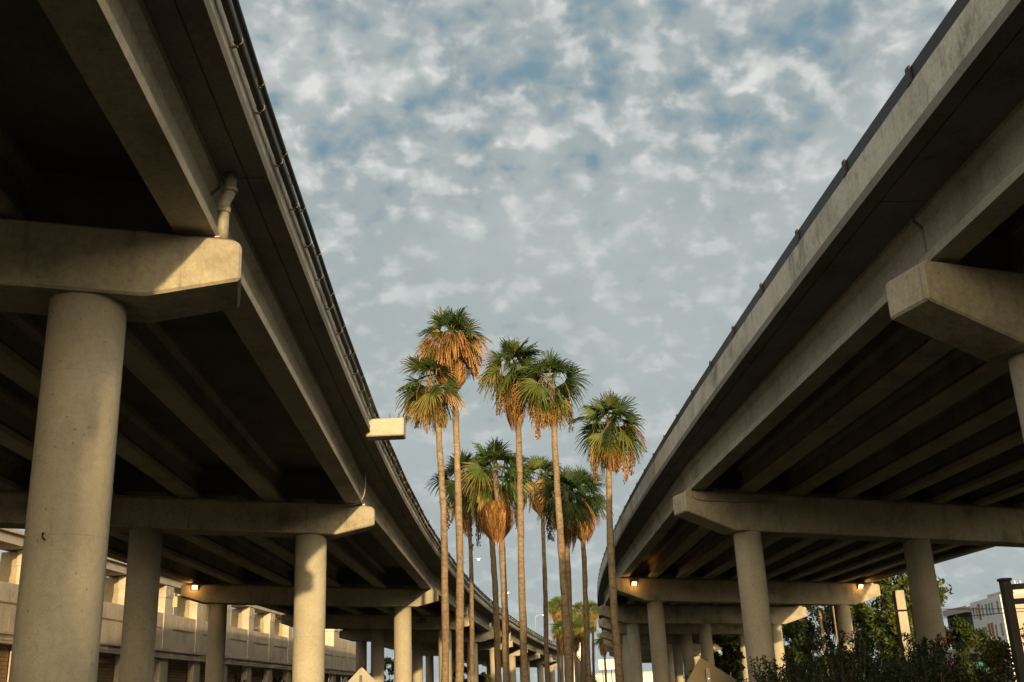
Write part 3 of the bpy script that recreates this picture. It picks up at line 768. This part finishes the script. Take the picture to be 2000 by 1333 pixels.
shrub('climbing shrub with a large pink bloom across the brown column', 8.62, 24, 2.75, .75, 26, .042, SD, 306, 2, per=140)
shrub('dark shrub at the foot of the pale square post', 8.0, 24.4, 2.3, .8, 30, .042, SD, 307, 0)
shrub('shrub right of the brown column with a red bloom low down', 9.25, 24, 2.0, .7, 28, .042, SD+TG[:1], 308, 1)
shrub('dark shrub under the dark post frame with a pink bloom at its side', 9.9, 23.4, 2.05, .8, 30, .042, SD, 309, 1)
shrub('dark filler shrub behind the climbing shrub', 8.9, 27.5, 2.4, 1.1, 34, .048, SD, 310)
shrub('dark shrub rooted between the thin poles and the pale post', 10.6, 34.5, 3.1, 1.3, 34, .05, SD, 311)
shrub('shaded shrub behind the thin leafed shrub', 9.3, 39, 3.0, 1.4, 36, .05, SD, 312)
shrub('shaded shrub mass behind the pale square post', 15.8, 44.5, 3.7, 1.8, 40, .055, SD, 313)
shrub('shaded tall shrub mass left of the pale square post', 14.6, 52, 4.4, 2.0, 44, .06, SD+TD, 314)
shrub('dark palmetto like shrub row in front of the parking garage wall', -21.6, 84, 4.4, 1.9, 40, .09, SD, 315, 0, 'shrubs by the parking garage')
shrub('dark shrub right of the palmetto like one, by the garage', -18.9, 85, 4.15, 1.7, 36, .09, SD, 316, 0, 'shrubs by the parking garage')

# ------------------------------------------------------------------ parking garage (left, behind the viaduct)
gx = lambda y: -33 + .06*y
GN = np.array([1, -.06])/math.hypot(1, .06); GT = np.array([.06, 1])/math.hypot(.06, 1)
def gpt(y, off=0): return (gx(y)+GN[0]*off, y+GN[1]*off)
garage = thing('parking_garage', 'beige panelled parking garage with square upper openings and block infill below', 'parking garage', (-32.5, 66, 0))
def gbox(mb, y0, y1, o0, o1, z0, z1):
    a, b = gpt(y0, o0), gpt(y1, o0); c, d = gpt(y1, o1), gpt(y0, o1)
    k = 1.106; z0 = 1.6+(z0-1.6)*k; z1 = 1.6+(z1-1.6)*k
    mb.hexa([(p[0]*k, p[1]*k, z) for p, z in ((a,z0),(b,z0),(c,z0),(d,z0),(a,z1),(b,z1),(c,z1),(d,z1))])
mb = MB(); bay = 7.07; y_p0 = 84.6 - 19*bay
pil = [y_p0 + bay*i for i in range(29)]
for a in pil:                                   # wall panels with recessed vertical joints
    w = bay/5
    for q in range(5): gbox(mb, a+w*q+.02, a+w*(q+1)-.02, -.35, 0, 6.46, 9.15)
gbox(mb, pil[0], pil[-1]+bay, -.4, -.03, 6.4, 9.12)
obj('spandrel_panels', mb, GAR, garage)
mb = MB()
for a in pil: gbox(mb, a+1.9, a+bay-.35, -.01, .05, 8.02, 8.1)
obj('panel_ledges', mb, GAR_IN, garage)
mb = MB(); gbox(mb, pil[0], 158, -.4, .14, 5.8, 6.45); gbox(mb, pil[0], 158, .10, .26, 6.30, 6.45)
gbox(mb, pil[0], 158, .10, .2, 5.8, 5.9)
for a in pil:
    for (q0, q1) in ((.2,.5),(1.2,1.5),(1.8,4.1),(4.4,6.7)):
        for (z0, z1) in ((5.98,6.02),(6.22,6.26)): gbox(mb, a+q0, a+q1, .14, .18, z0, z1)
        gbox(mb, a+q0, a+q0+.05, .14, .18, 6.03, 6.21); gbox(mb, a+q1-.05, a+q1, .14, .18, 6.03, 6.21)
obj('ledge_moulding', mb, GAR, garage)
for i, a in enumerate(pil):
    if a < 126:
        mb = MB(); gbox(mb, a, a+1.55, -.62, .06, 6.5, 11.25); gbox(mb, a-.05, a+1.6, -.66, .10, 10.35, 11.25)
        gbox(mb, a+.55, a+1.0, .1, .13, 10.5, 11.0)
        obj('pillar', mb, GAR, garage, bevel=.02)
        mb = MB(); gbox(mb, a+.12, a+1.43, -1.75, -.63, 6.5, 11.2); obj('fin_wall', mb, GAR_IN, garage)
    mb = MB(); gbox(mb, a, a+1.5, -.5, .02, 0, 5.79); obj('pilaster', mb, GAR, garage, bevel=.02)
    mb = MB(); gbox(mb, a+1.5, a+bay, -.75, -.55, 0, 5.78); obj('block_infill', mb, BRICK, garage)
mb = MB(); gbox(mb, pil[0], 124, -1.6, .16, 11.3, 11.85); gbox(mb, pil[0], 124, -2.2, .45, 11.86, 12.05)
obj('roof_beam', mb, GAR, garage)
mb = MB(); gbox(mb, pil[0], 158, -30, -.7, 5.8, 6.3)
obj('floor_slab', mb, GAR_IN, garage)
mb = MB(); gbox(mb, 141.4, 148, -4, .02, 9.16, 11.1); gbox(mb, 141.2, 148.2, -4.2, .14, 11.1, 11.4)
obj('stair_tower', mb, GAR, garage)
mb = MB()
for q in range(7): gbox(mb, 148.02+q*1.42, 148+q*1.42+1.38, -.35, .02, 6.46, 10.25)
gbox(mb, 148, 157.9, -.4, -.02, 6.4, 10.2)
obj('end_panels', mb, GAR, garage)

# ramps / decks of the building behind the garage openings
rb = thing('ramp_structure', 'stacked concrete ramp decks seen through the garage openings', 'parking ramp', (-42, 70, 0))
for z in (8.6, 10.6, 12.6):
    mb = MB(); vs = [(-52,50,z),(-40,50,z),(-40,92,z-.5),(-52,92,z-.5)]; mb.hexa([*vs, *[(a,b_,c_+.95) for a,b_,c_ in vs]])
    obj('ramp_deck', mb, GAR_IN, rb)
for (xx, yy) in ((-41,52),(-41,64),(-41,76),(-41,88),(-51,52),(-51,88)):
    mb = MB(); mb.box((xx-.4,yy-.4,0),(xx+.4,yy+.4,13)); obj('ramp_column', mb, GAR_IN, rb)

OCHRE = plain('ochre_render', (.36,.29,.17), .9, 0, .12, 2)
GLASSD = plain('dark_window_glass', (.03,.035,.04), .25, 0, .2)
bt = thing('apartment_building', 'ochre apartment building with white framed windows seen through a garage opening', 'building', (-48, 146, 0))
mb = MB(); mb.box((-56,142,0),(-42.4,158,22)); obj('wall', mb, OCHRE, bt)
for zz in (10.6, 13.4, 16.2, 19):
    for xx in (-54.5, -51.5, -48.5, -45.6, -43.9):
        mb = MB(); mb.box((xx-.55,141.9,zz),(xx+.55,141.99,zz+1.7)); f = obj('window', mb, CONC_PALE, bt)
        mb = MB(); mb.box((xx-.45,141.86,zz+.1),(xx-.04,141.895,zz+1.6)); mb.box((xx+.04,141.86,zz+.1),(xx+.45,141.895,zz+1.6)); obj('pane', mb, GLASSD, f)
mb = MB(); mb.box((-56.6,141.4,22),(-41.9,158.6,22.5)); obj('roof', mb, STEEL_DARK, bt)

RED = plain('red_sign_paint', (.55,.09,.035), .6, 0, .1); WHITE = plain('white_paint', (.62,.60,.56), .6, 0, .08, 2)
sg = thing('building_sign', 'red and white panel sign standing behind the garage openings', 'sign', (-33.5, 150, 0))
mb = MB(); mb.box((-34.4,150,8.5),(-32.2,150.5,13.3)); obj('white_panel', mb, WHITE, sg)
mb = MB(); mb.box((-34.4,149.98,13.31),(-32.2,150.5,15.0)); obj('red_panel', mb, RED, sg)
mb = MB(); mb.box((-34.1,150.1,0),(-33.8,150.4,8.49)); mb.box((-32.8,150.1,0),(-32.5,150.4,8.49)); obj('legs', mb, STEEL_DARK, sg)
gl = thing('globe_lamp', 'round lamp standing on the garage parapet', 'lamp', (-30.2, 123.8, 9.9))
mb = MB(); mb.tube([(-30.2,123.8,9.9),(-30.2,123.8,10.2)], .06, 8); obj('post', mb, STEEL_DARK, gl)
mb = MB(); mb.tube([(-30.2,123.8,10.2+.33*(1-math.cos(math.pi*k/8))) for k in range(9)], [max(.02,.33*math.sin(math.pi*k/8)) for k in range(9)], 14)
obj('globe', mb, GALV, gl)

# ------------------------------------------------------------------ signs, posts, poles
def diamond(name_label, c, half, rot, post_x, mat, th=.012, r_corner=.07):
    x, y, z = c
    t = thing('road_sign', name_label, 'road sign', (x, y, 0))
    pts = []
    for k in range(4):
        a0 = rot + math.pi/2*k + math.pi/2
        for q in range(5):
            a = a0 - math.pi/4 + math.pi/2*q/4
            cc = (half - r_corner*1.414)
            pts.append((cc*math.cos(a0) + r_corner*math.cos(a), cc*math.sin(a0) + r_corner*math.sin(a)))
    n = len(pts); mb = MB()
    vs = [(x+p[0], y-th, z+p[1]) for p in pts] + [(x+p[0], y+th, z+p[1]) for p in pts]
    mb.add(vs, [tuple(range(n)), tuple(range(n, 2*n))[::-1]] + [(i, (i+1) % n, n+(i+1) % n, n+i) for i in range(n)])
    obj('sign_panel', mb, mat, t)
    mb = MB(); px = post_x
    mb.box((px-.04, y-.075, 0), (px+.04, y-.06, z+half*.62)); mb.box((px-.04, y-.06, 0), (px-.028, y-.02, z+half*.62)); mb.box((px+.028, y-.06, 0), (px+.04, y-.02, z+half*.62))
    obj('post', mb, STEEL_GREY, t)
    for dz in (-.25, .3):
        mb = MB(); mb.tube([(px, y-.09, z+half*dz), (px, y-.075, z+half*dz)], .014, 6); obj('bolt', mb, GALV, t)
diamond('pale back of a diamond road sign beside the lit columns', (-5.17, 35, 2.14), .68, 0, -5.19, SIGN_BACK)
diamond('tilted back of a diamond road sign in front of the shaded columns', (3.575, 22, 1.69), .60, R(11), 3.58, SIGN_TAN)

def pole(label, x, y, h, r_, m=WOOD_POLE, arm=None):
    t = thing('utility_pole', label, 'pole', (x, y, 0), 'timber poles behind the shaded viaduct')
    mb = MB(); mb.tube([(x,y,0),(x+.02,y,h*.5),(x,y,h)], [r_*1.15, r_*1.05, r_*.9], 10); obj('shaft', mb, m, t)
    if arm:
        mb = MB(); mb.box((x-arm[0], y-.05, h-.35), (x+arm[1], y+.05, h-.25)); obj('crossarm', mb, m, t)
pole('sunlit timber pole at the tip of the second sunlit cap', 31.85, 118, 10.6, .17)
pole('thin timber pole left of the farther sunlit column', 30.55, 108, 9.6, .13)
pole('short post with a thin arm behind the brown column', 21.25, 60, 5.75, .10, arm=(1.2,.1))

mb = MB(); mb.box((27.18,79.7,0),(27.84,80.36,8.16))
cp = thing('square_post', 'pale square concrete post rising out of the shrubs', 'post', (27.5, 80, 0))
obj('shaft', mb, CONC_PALE, cp, bevel=.015)

fr_ = thing('post_frame', 'dark steel post with two rails at the right, before the apartments', 'frame', (8.85, 20, 0))
mb = MB(); mb.box((8.77,19.92,0),(8.93,20.08,3.33)); mb.box((8.75,19.9,3.33),(8.95,20.1,3.38)); obj('post', mb, STEEL_DARK, fr_, bevel=.008)
for z in (3.22, 2.96):
    mb = MB(); q_ = [(8.94,19.96),(10.6,19.2),(10.6,19.28),(8.94,20.04)]
    mb.hexa([(*p_, z-.05) for p_ in q_] + [(*p_, z+.05) for p_ in q_]); obj('rail', mb, STEEL_DARK, fr_)
mb = MB(); mb.box((10.6,19.14,0),(10.8,19.34,3.33)); obj('post', mb, STEEL_DARK, fr_)
for (p, q, sag, lab) in (((21.25,60,5.5),(70,60,5.5),.5,'upper thin cable running past the apartment block'), ((21.25,60,4.9),(60,52,7.5),.4,'lower thin cable rising toward the dark post frame')):
    mb = MB(); p, q = np.array(p), np.array(q)
    mb.tube([p+(q-p)*k/10 - np.array([0,0,sag*4*(k/10)*(1-k/10)]) for k in range(11)], .02, 5)
    tag(obj('overhead_cable', mb, STEEL_DARK), lab, 'cable')
tb = thing('teal_awning', 'small teal awning glimpsed low among the shrubs', 'awning', (30.1, 75, 0))
mb = MB(); mb.hexa([(29.5,74.4,2.45),(30.8,74.4,2.45),(30.8,75.6,2.8),(29.5,75.6,2.8),(29.5,74.4,2.52),(30.8,74.4,2.52),(30.8,75.6,2.87),(29.5,75.6,2.87)]); mb.box((29.5,74.39,2.2),(30.8,74.41,2.5)); obj('canopy', mb, TEAL, tb)
for xx in (29.6, 30.7):
    mb = MB(); mb.tube([(xx,75.5,0),(xx,75.5,2.75)], .03, 6); obj('leg', mb, STEEL_DARK, tb)

# white apartment block on the right
AWHITE = plain('white_render', (.66,.66,.66), .8, 0, .06, 1); APINK = plain('pinkish_render', (.42,.33,.28), .85, 0, .1, 1)
AORANGE = plain('orange_cladding', (.30,.12,.045), .7, 0, .15, 2); ADARK = plain('shade_toned_wall', (.05,.05,.055), .9)  # rear wing's shade is put into its dark colour
ap = thing('apartment_block', 'white apartment block with orange panels and rows of dark windows', 'building', (64, 150, 0))
mb = MB(); mb.hexa([(63.6,146,0),(78,143,0),(80,162,0),(65.2,160,0),(63.6,146,12.5),(78,143,12.5),(80,162,12.5),(65.2,160,12.5)]); obj('wall', mb, AWHITE, ap)
mb = MB(); mb.hexa([(63.75,145.93,0),(78,142.9,0),(78,142.95,0),(63.75,145.98,0),(63.75,145.93,12.45),(78,142.9,12.45),(78,142.95,12.45),(63.75,145.98,12.45)]); obj('front_cladding', mb, APINK, ap)
mb = MB(); mb.hexa([(66.2,147.5,12.51),(77,145,12.51),(78,160,12.51),(67,158,12.51),(66.2,147.5,13.4),(77,145,13.4),(78,160,13.4),(67,158,13.4)]); obj('roof_house', mb, CONC_PALE, ap)
fx = lambda y: 63.6 + (y-146)/14*1.6
def aquad(mb, y0, y1, z0, z1, off): 
    a, b_ = fx(y0), fx(y1)
    mb.hexa([(a-off,y0,z0),(b_-off,y1,z0),(b_+.02,y1,z0),(a+.02,y0,z0),(a-off,y0,z1),(b_-off,y1,z1),(b_+.02,y1,z1),(a+.02,y0,z1)])
for fl in range(4):
    z = 1.2 + 2.9*fl
    for wy in (147.2, 149.6, 151.0, 152.4, 154.2, 155.6, 157.2, 158.6):
        mb = MB()
        if (wy in (155.6,) and fl != 2) or (wy in (151.0, 152.4) and fl == 2): aquad(mb, wy, wy+.95, z, z+2.2, .06); obj('orange_panel', mb, AORANGE, ap)
        else: aquad(mb, wy, wy+.7, z+.3, z+1.9, .03); obj('window', mb, GLASSD, ap)
for fl in range(3):
    for wy in (149.2, 153.8):
        mb = MB(); z = 1.0 + 2.9*fl
        a = fx(wy); mb.hexa([(a-1.1,wy,z),(a-.01,wy,z),(a+.25,wy+2.6,z),(a-.85,wy+2.6,z),(a-1.1,wy,z+.14),(a-.01,wy,z+.14),(a+.25,wy+2.6,z+.14),(a-.85,wy+2.6,z+.14)])
        mb.hexa([(a-1.1,wy,z+.15),(a-1.06,wy,z+.15),(a-.81,wy+2.6,z+.15),(a-.85,wy+2.6,z+.15),(a-1.1,wy,z+.9),(a-1.06,wy,z+.9),(a-.81,wy+2.6,z+.9),(a-.85,wy+2.6,z+.9)])
        obj('balcony', mb, AWHITE, ap)
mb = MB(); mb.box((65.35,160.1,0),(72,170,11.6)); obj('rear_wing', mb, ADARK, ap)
for fl in range(4):
    mb = MB(); mb.box((64.6,160.2,2.6+2.9*fl),(65.34,169.5,2.75+2.9*fl)); mb.box((64.6,160.2,2.76+2.9*fl),(64.64,169.5,3.5+2.9*fl)); obj('balcony', mb, PIPE_GREY, ap)
for k, (xx, yy, hh) in enumerate(((67.5,149.5,1.2),(68.3,150.5,.9),(69.2,151.5,1.3),(70.3,150,1.0),(71.4,152,.9),(73.5,148,2.0),(76,146,2.2))):
    mb = MB(); mb.tube([(xx,yy,13.41),(xx,yy,13.4+hh)], .10 if k < 5 else .04, 7); obj('roof_vent', mb, WHITE, ap)
fb = thing('office_building', 'pink beige building behind the dark post at the picture edge', 'building', (84, 160, 0))
mb = MB(); mb.box((74.5,162.5,0),(100,185,13.6)); obj('wall', mb, APINK, fb)
for fl in range(4):
    for k in range(6):
        mb = MB(); mb.box((75.6+k*3.6,162.42,1.3+3.1*fl),(77.2+k*3.6,162.49,3.1+3.1*fl)); obj('window', mb, GLASSD, fb)

# far end: billboard, white buildings, lower ramp
bb = thing('billboard', 'white billboard with faint grey lines, on short posts above a white building', 'billboard', (24, 330, 0))
mb = MB(); mb.box((21.7,330,9.4),(26.6,330.3,12.3)); obj('panel', mb, WHITE, bb)
mb = MB(); mb.box((22.3,329.97,10.55),(23.5,329.995,10.68)); mb.box((24.6,329.97,10.1),(25.6,329.995,10.2)); mb.box((24.2,329.97,11.5),(26.1,329.995,11.58)); obj('faint_lettering', mb, PIPE_GREY, bb)
for xx in (22.8, 25.4):
    mb = MB(); mb.box((xx-.15,330.05,0),(xx+.15,330.25,9.4)); obj('post', mb, STEEL_DARK, bb)
wb = thing('warehouse', 'low white building below the billboard at the far end', 'building', (30, 365, 0))
mb = MB(); mb.box((20,360,0),(46,380,8.6)); obj('wall', mb, WHITE, wb)
mb = MB(); mb.box((19.8,359.8,8.6),(46.2,380.2,9.0)); obj('roof', mb, CONC_PALE, wb)
for k in range(5):
    mb = MB(); mb.box((22+k*3.6,359.9,5.6),(23.6+k*3.6,359.97,6.3)); obj('window', mb, GALV, wb)
wd = thing('white_building', 'bright white building top showing between the distant palm trunks', 'building', (16, 342, 0))
mb = MB(); mb.box((14.2,340,0),(18.6,350,15.6)); obj('wall', mb, WHITE, wd)
mb = MB(); mb.hexa([(14.0,339.8,15.6),(18.8,339.8,15.6),(18.8,350,15.6),(14.0,350,15.6),(15.2,340.5,17.7),(17.6,340.5,17.9),(17.6,349,17.9),(15.2,349,17.7)]); obj('roof', mb, WHITE, wd)
rm = thing('ramp_road', 'low sunlit concrete ramp with a dark handrail descending behind the distant trunks', 'ramp', (11, 212, 0))
mb = MB()
P0, P1, P2 = np.array([9.0,206,9.3]), np.array([12.2,222,6.4]), np.array([17.0,250,3.2])
def rampseg(mb, a, b_, w0, w1, z0, z1):
    mb.hexa([(a[0]-w0,a[1],z0[0]),(a[0]+w1,a[1],z0[0]),(b_[0]+w1,b_[1],z0[1]),(b_[0]-w0,b_[1],z0[1]),(a[0]-w0,a[1],z1[0]),(a[0]+w1,a[1],z1[0]),(b_[0]+w1,b_[1],z1[1]),(b_[0]-w0,b_[1],z1[1])])
rampseg(mb, P0, P1, 0, .5, (0,0), (P0[2],P1[2])); rampseg(mb, P1, P2, 0, .5, (0,0), (P1[2],P2[2])); obj('wall', mb, CONC_PALE, rm)
mb = MB(); mb.tube([P0+[0,0,1],P1+[0,0,1],P2+[0,0,1]], .07, 6); mb.tube([P0+[0,0,.5],P1+[0,0,.5],P2+[0,0,.5]], .05, 6)
hr = obj('handrail', mb, STEEL_DARK, rm)
for k in range(10):
    p = P0 + (P1-P0)*k/9; mb = MB(); mb.tube([p, p+[0,0,1]], .05, 6); obj('post', mb, STEEL_DARK, hr)

# ------------------------------------------------------------------ light
SUN = Vector((.14, -1, .10)).normalized()
elev = math.asin(SUN.z)
sl = bpy.data.lights.new('sun', 'SUN'); sl.energy = 4.5; sl.angle = R(.6); sl.color = (1, .70, .34)
so = bpy.data.objects.new('sun', sl); link(so); so.location = (10, -60, 60)
so.rotation_euler = SUN.to_track_quat('Z', 'Y').to_euler()

w = bpy.data.worlds.new('World'); S.world = w; w.use_nodes = True
nt = w.node_tree; bg = nt.nodes['Background']
sky = N(nt, 'ShaderNodeTexSky', sky_type='NISHITA'); sky.sun_disc = False
sky.sun_elevation = elev; sky.sun_rotation = math.pi + math.atan2(SUN.x, -SUN.y)
sky.air_density = 1.0; sky.dust_density = 1.0; sky.ozone_density = 1.5
tc = N(nt, 'ShaderNodeTexCoord'); sx = N(nt, 'ShaderNodeSeparateXYZ'); nt.links.new(tc.outputs['Generated'], sx.inputs[0])
def M(op, a, b=None, c_=None, clamp=False):
    n = N(nt, 'ShaderNodeMath', operation=op); n.use_clamp = clamp
    for i, v_ in enumerate((a, b, c_)):
        if v_ is None: continue
        if hasattr(v_, 'is_output'): nt.links.new(v_, n.inputs[i])
        else: n.inputs[i].default_value = v_
    return n.outputs[0]
def sstep(v_, lo, hi):
    n = N(nt, 'ShaderNodeMapRange'); n.interpolation_type = 'SMOOTHSTEP'
    nt.links.new(v_, n.inputs[0]); n.inputs[1].default_value = lo; n.inputs[2].default_value = hi; return n.outputs[0]
zz = M('ADD', M('MAXIMUM', sx.outputs[2], 0), .55)
def cvec(ox, oy):
    cv = N(nt, 'ShaderNodeCombineXYZ')
    nt.links.new(M('ADD', M('DIVIDE', sx.outputs[0], zz), ox), cv.inputs[0]); nt.links.new(M('ADD', M('DIVIDE', sx.outputs[1], zz), oy), cv.inputs[1])
    cv.inputs[2].default_value = 1.7; return cv.outputs[0]
V = cvec(0, 0); V2 = cvec(.008, -.022)
n1 = noise(nt, V, 5.5, 3, .5, .2); n2 = noise(nt, V, 20, 4, .52, .1); n3 = noise(nt, V, 40, 4, .55, .2)
n2b = noise(nt, V2, 20, 4, .52, .1); n3b = noise(nt, V2, 40, 4, .55, .2)
lowf = sstep(sx.outputs[2], .54, .30)             # thicker veil toward the horizon
dens = M('ADD', M('ADD', M('MULTIPLY', n1, .22), M('MULTIPLY', n2, .60)), M('MULTIPLY', n3, .18))
mask = sstep(M('ADD', dens, M('MULTIPLY', lowf, .10)), .33, .49)
d1 = M('ADD', M('MULTIPLY', n2, .72), M('MULTIPLY', n3, .28)); d2 = M('ADD', M('MULTIPLY', n2b, .72), M('MULTIPLY', n3b, .28))
puff = sstep(M('ADD', d1, M('MULTIPLY', M('SUBTRACT', d1, d2), .8)), .47, .76)
puff = M('MULTIPLY', puff, M('MULTIPLY_ADD', lowf, -.55, 1.0))
grey = mixc(nt, (2.9, 3.35, 3.45), (3.8, 4.15, 4.12), sstep(M('ADD', M('MULTIPLY', n1, .55), M('MULTIPLY', n2, .45)), .40, .60))
grey = mixc(nt, grey, (3.4, 3.85, 3.88), M('MULTIPLY', lowf, .7))
hi = mixc(nt, grey, (5.0, 5.2, 5.1), puff)
crisp = M('MULTIPLY', sstep(M('ADD', M('MULTIPLY', n2, .5), M('MULTIPLY', n3, .5)), .60, .68), M('MULTIPLY_ADD', lowf, -.8, 1.0))
hi = mixc(nt, hi, (6.4, 6.35, 6.1), M('MULTIPLY', crisp, .7))
blue = mixc(nt, sky.outputs[0], (1.65, 2.6, 3.2), .88)
col = mixc(nt, blue, hi, mask)
# warm low light on the sun's side of the sky
sd = N(nt, 'ShaderNodeVectorMath', operation='DOT_PRODUCT'); nt.links.new(tc.outputs['Generated'], sd.inputs[0]); sd.inputs[1].default_value = SUN
warm = M('MULTIPLY', sstep(sd.outputs['Value'], .60, 1.0), .97)
col = mixc(nt, col, mixc(nt, sky.outputs[0], (62, 48, 27), .94), warm)
nt.links.new(col, bg.inputs[0]); bg.inputs[1].default_value = .10

vs_ = S.view_settings; vs_.view_transform = 'Standard'; vs_.look = 'None'; vs_.gamma = 1; vs_.exposure = .3; vs_.use_curve_mapping = False
S.render.engine = 'CYCLES'
S.cycles.max_bounces = 4; S.cycles.diffuse_bounces = 1; S.cycles.transmission_bounces = 3; S.cycles.transparent_max_bounces = 4
S.cycles.use_denoising = True
S.cycles.sample_clamp_indirect = 4
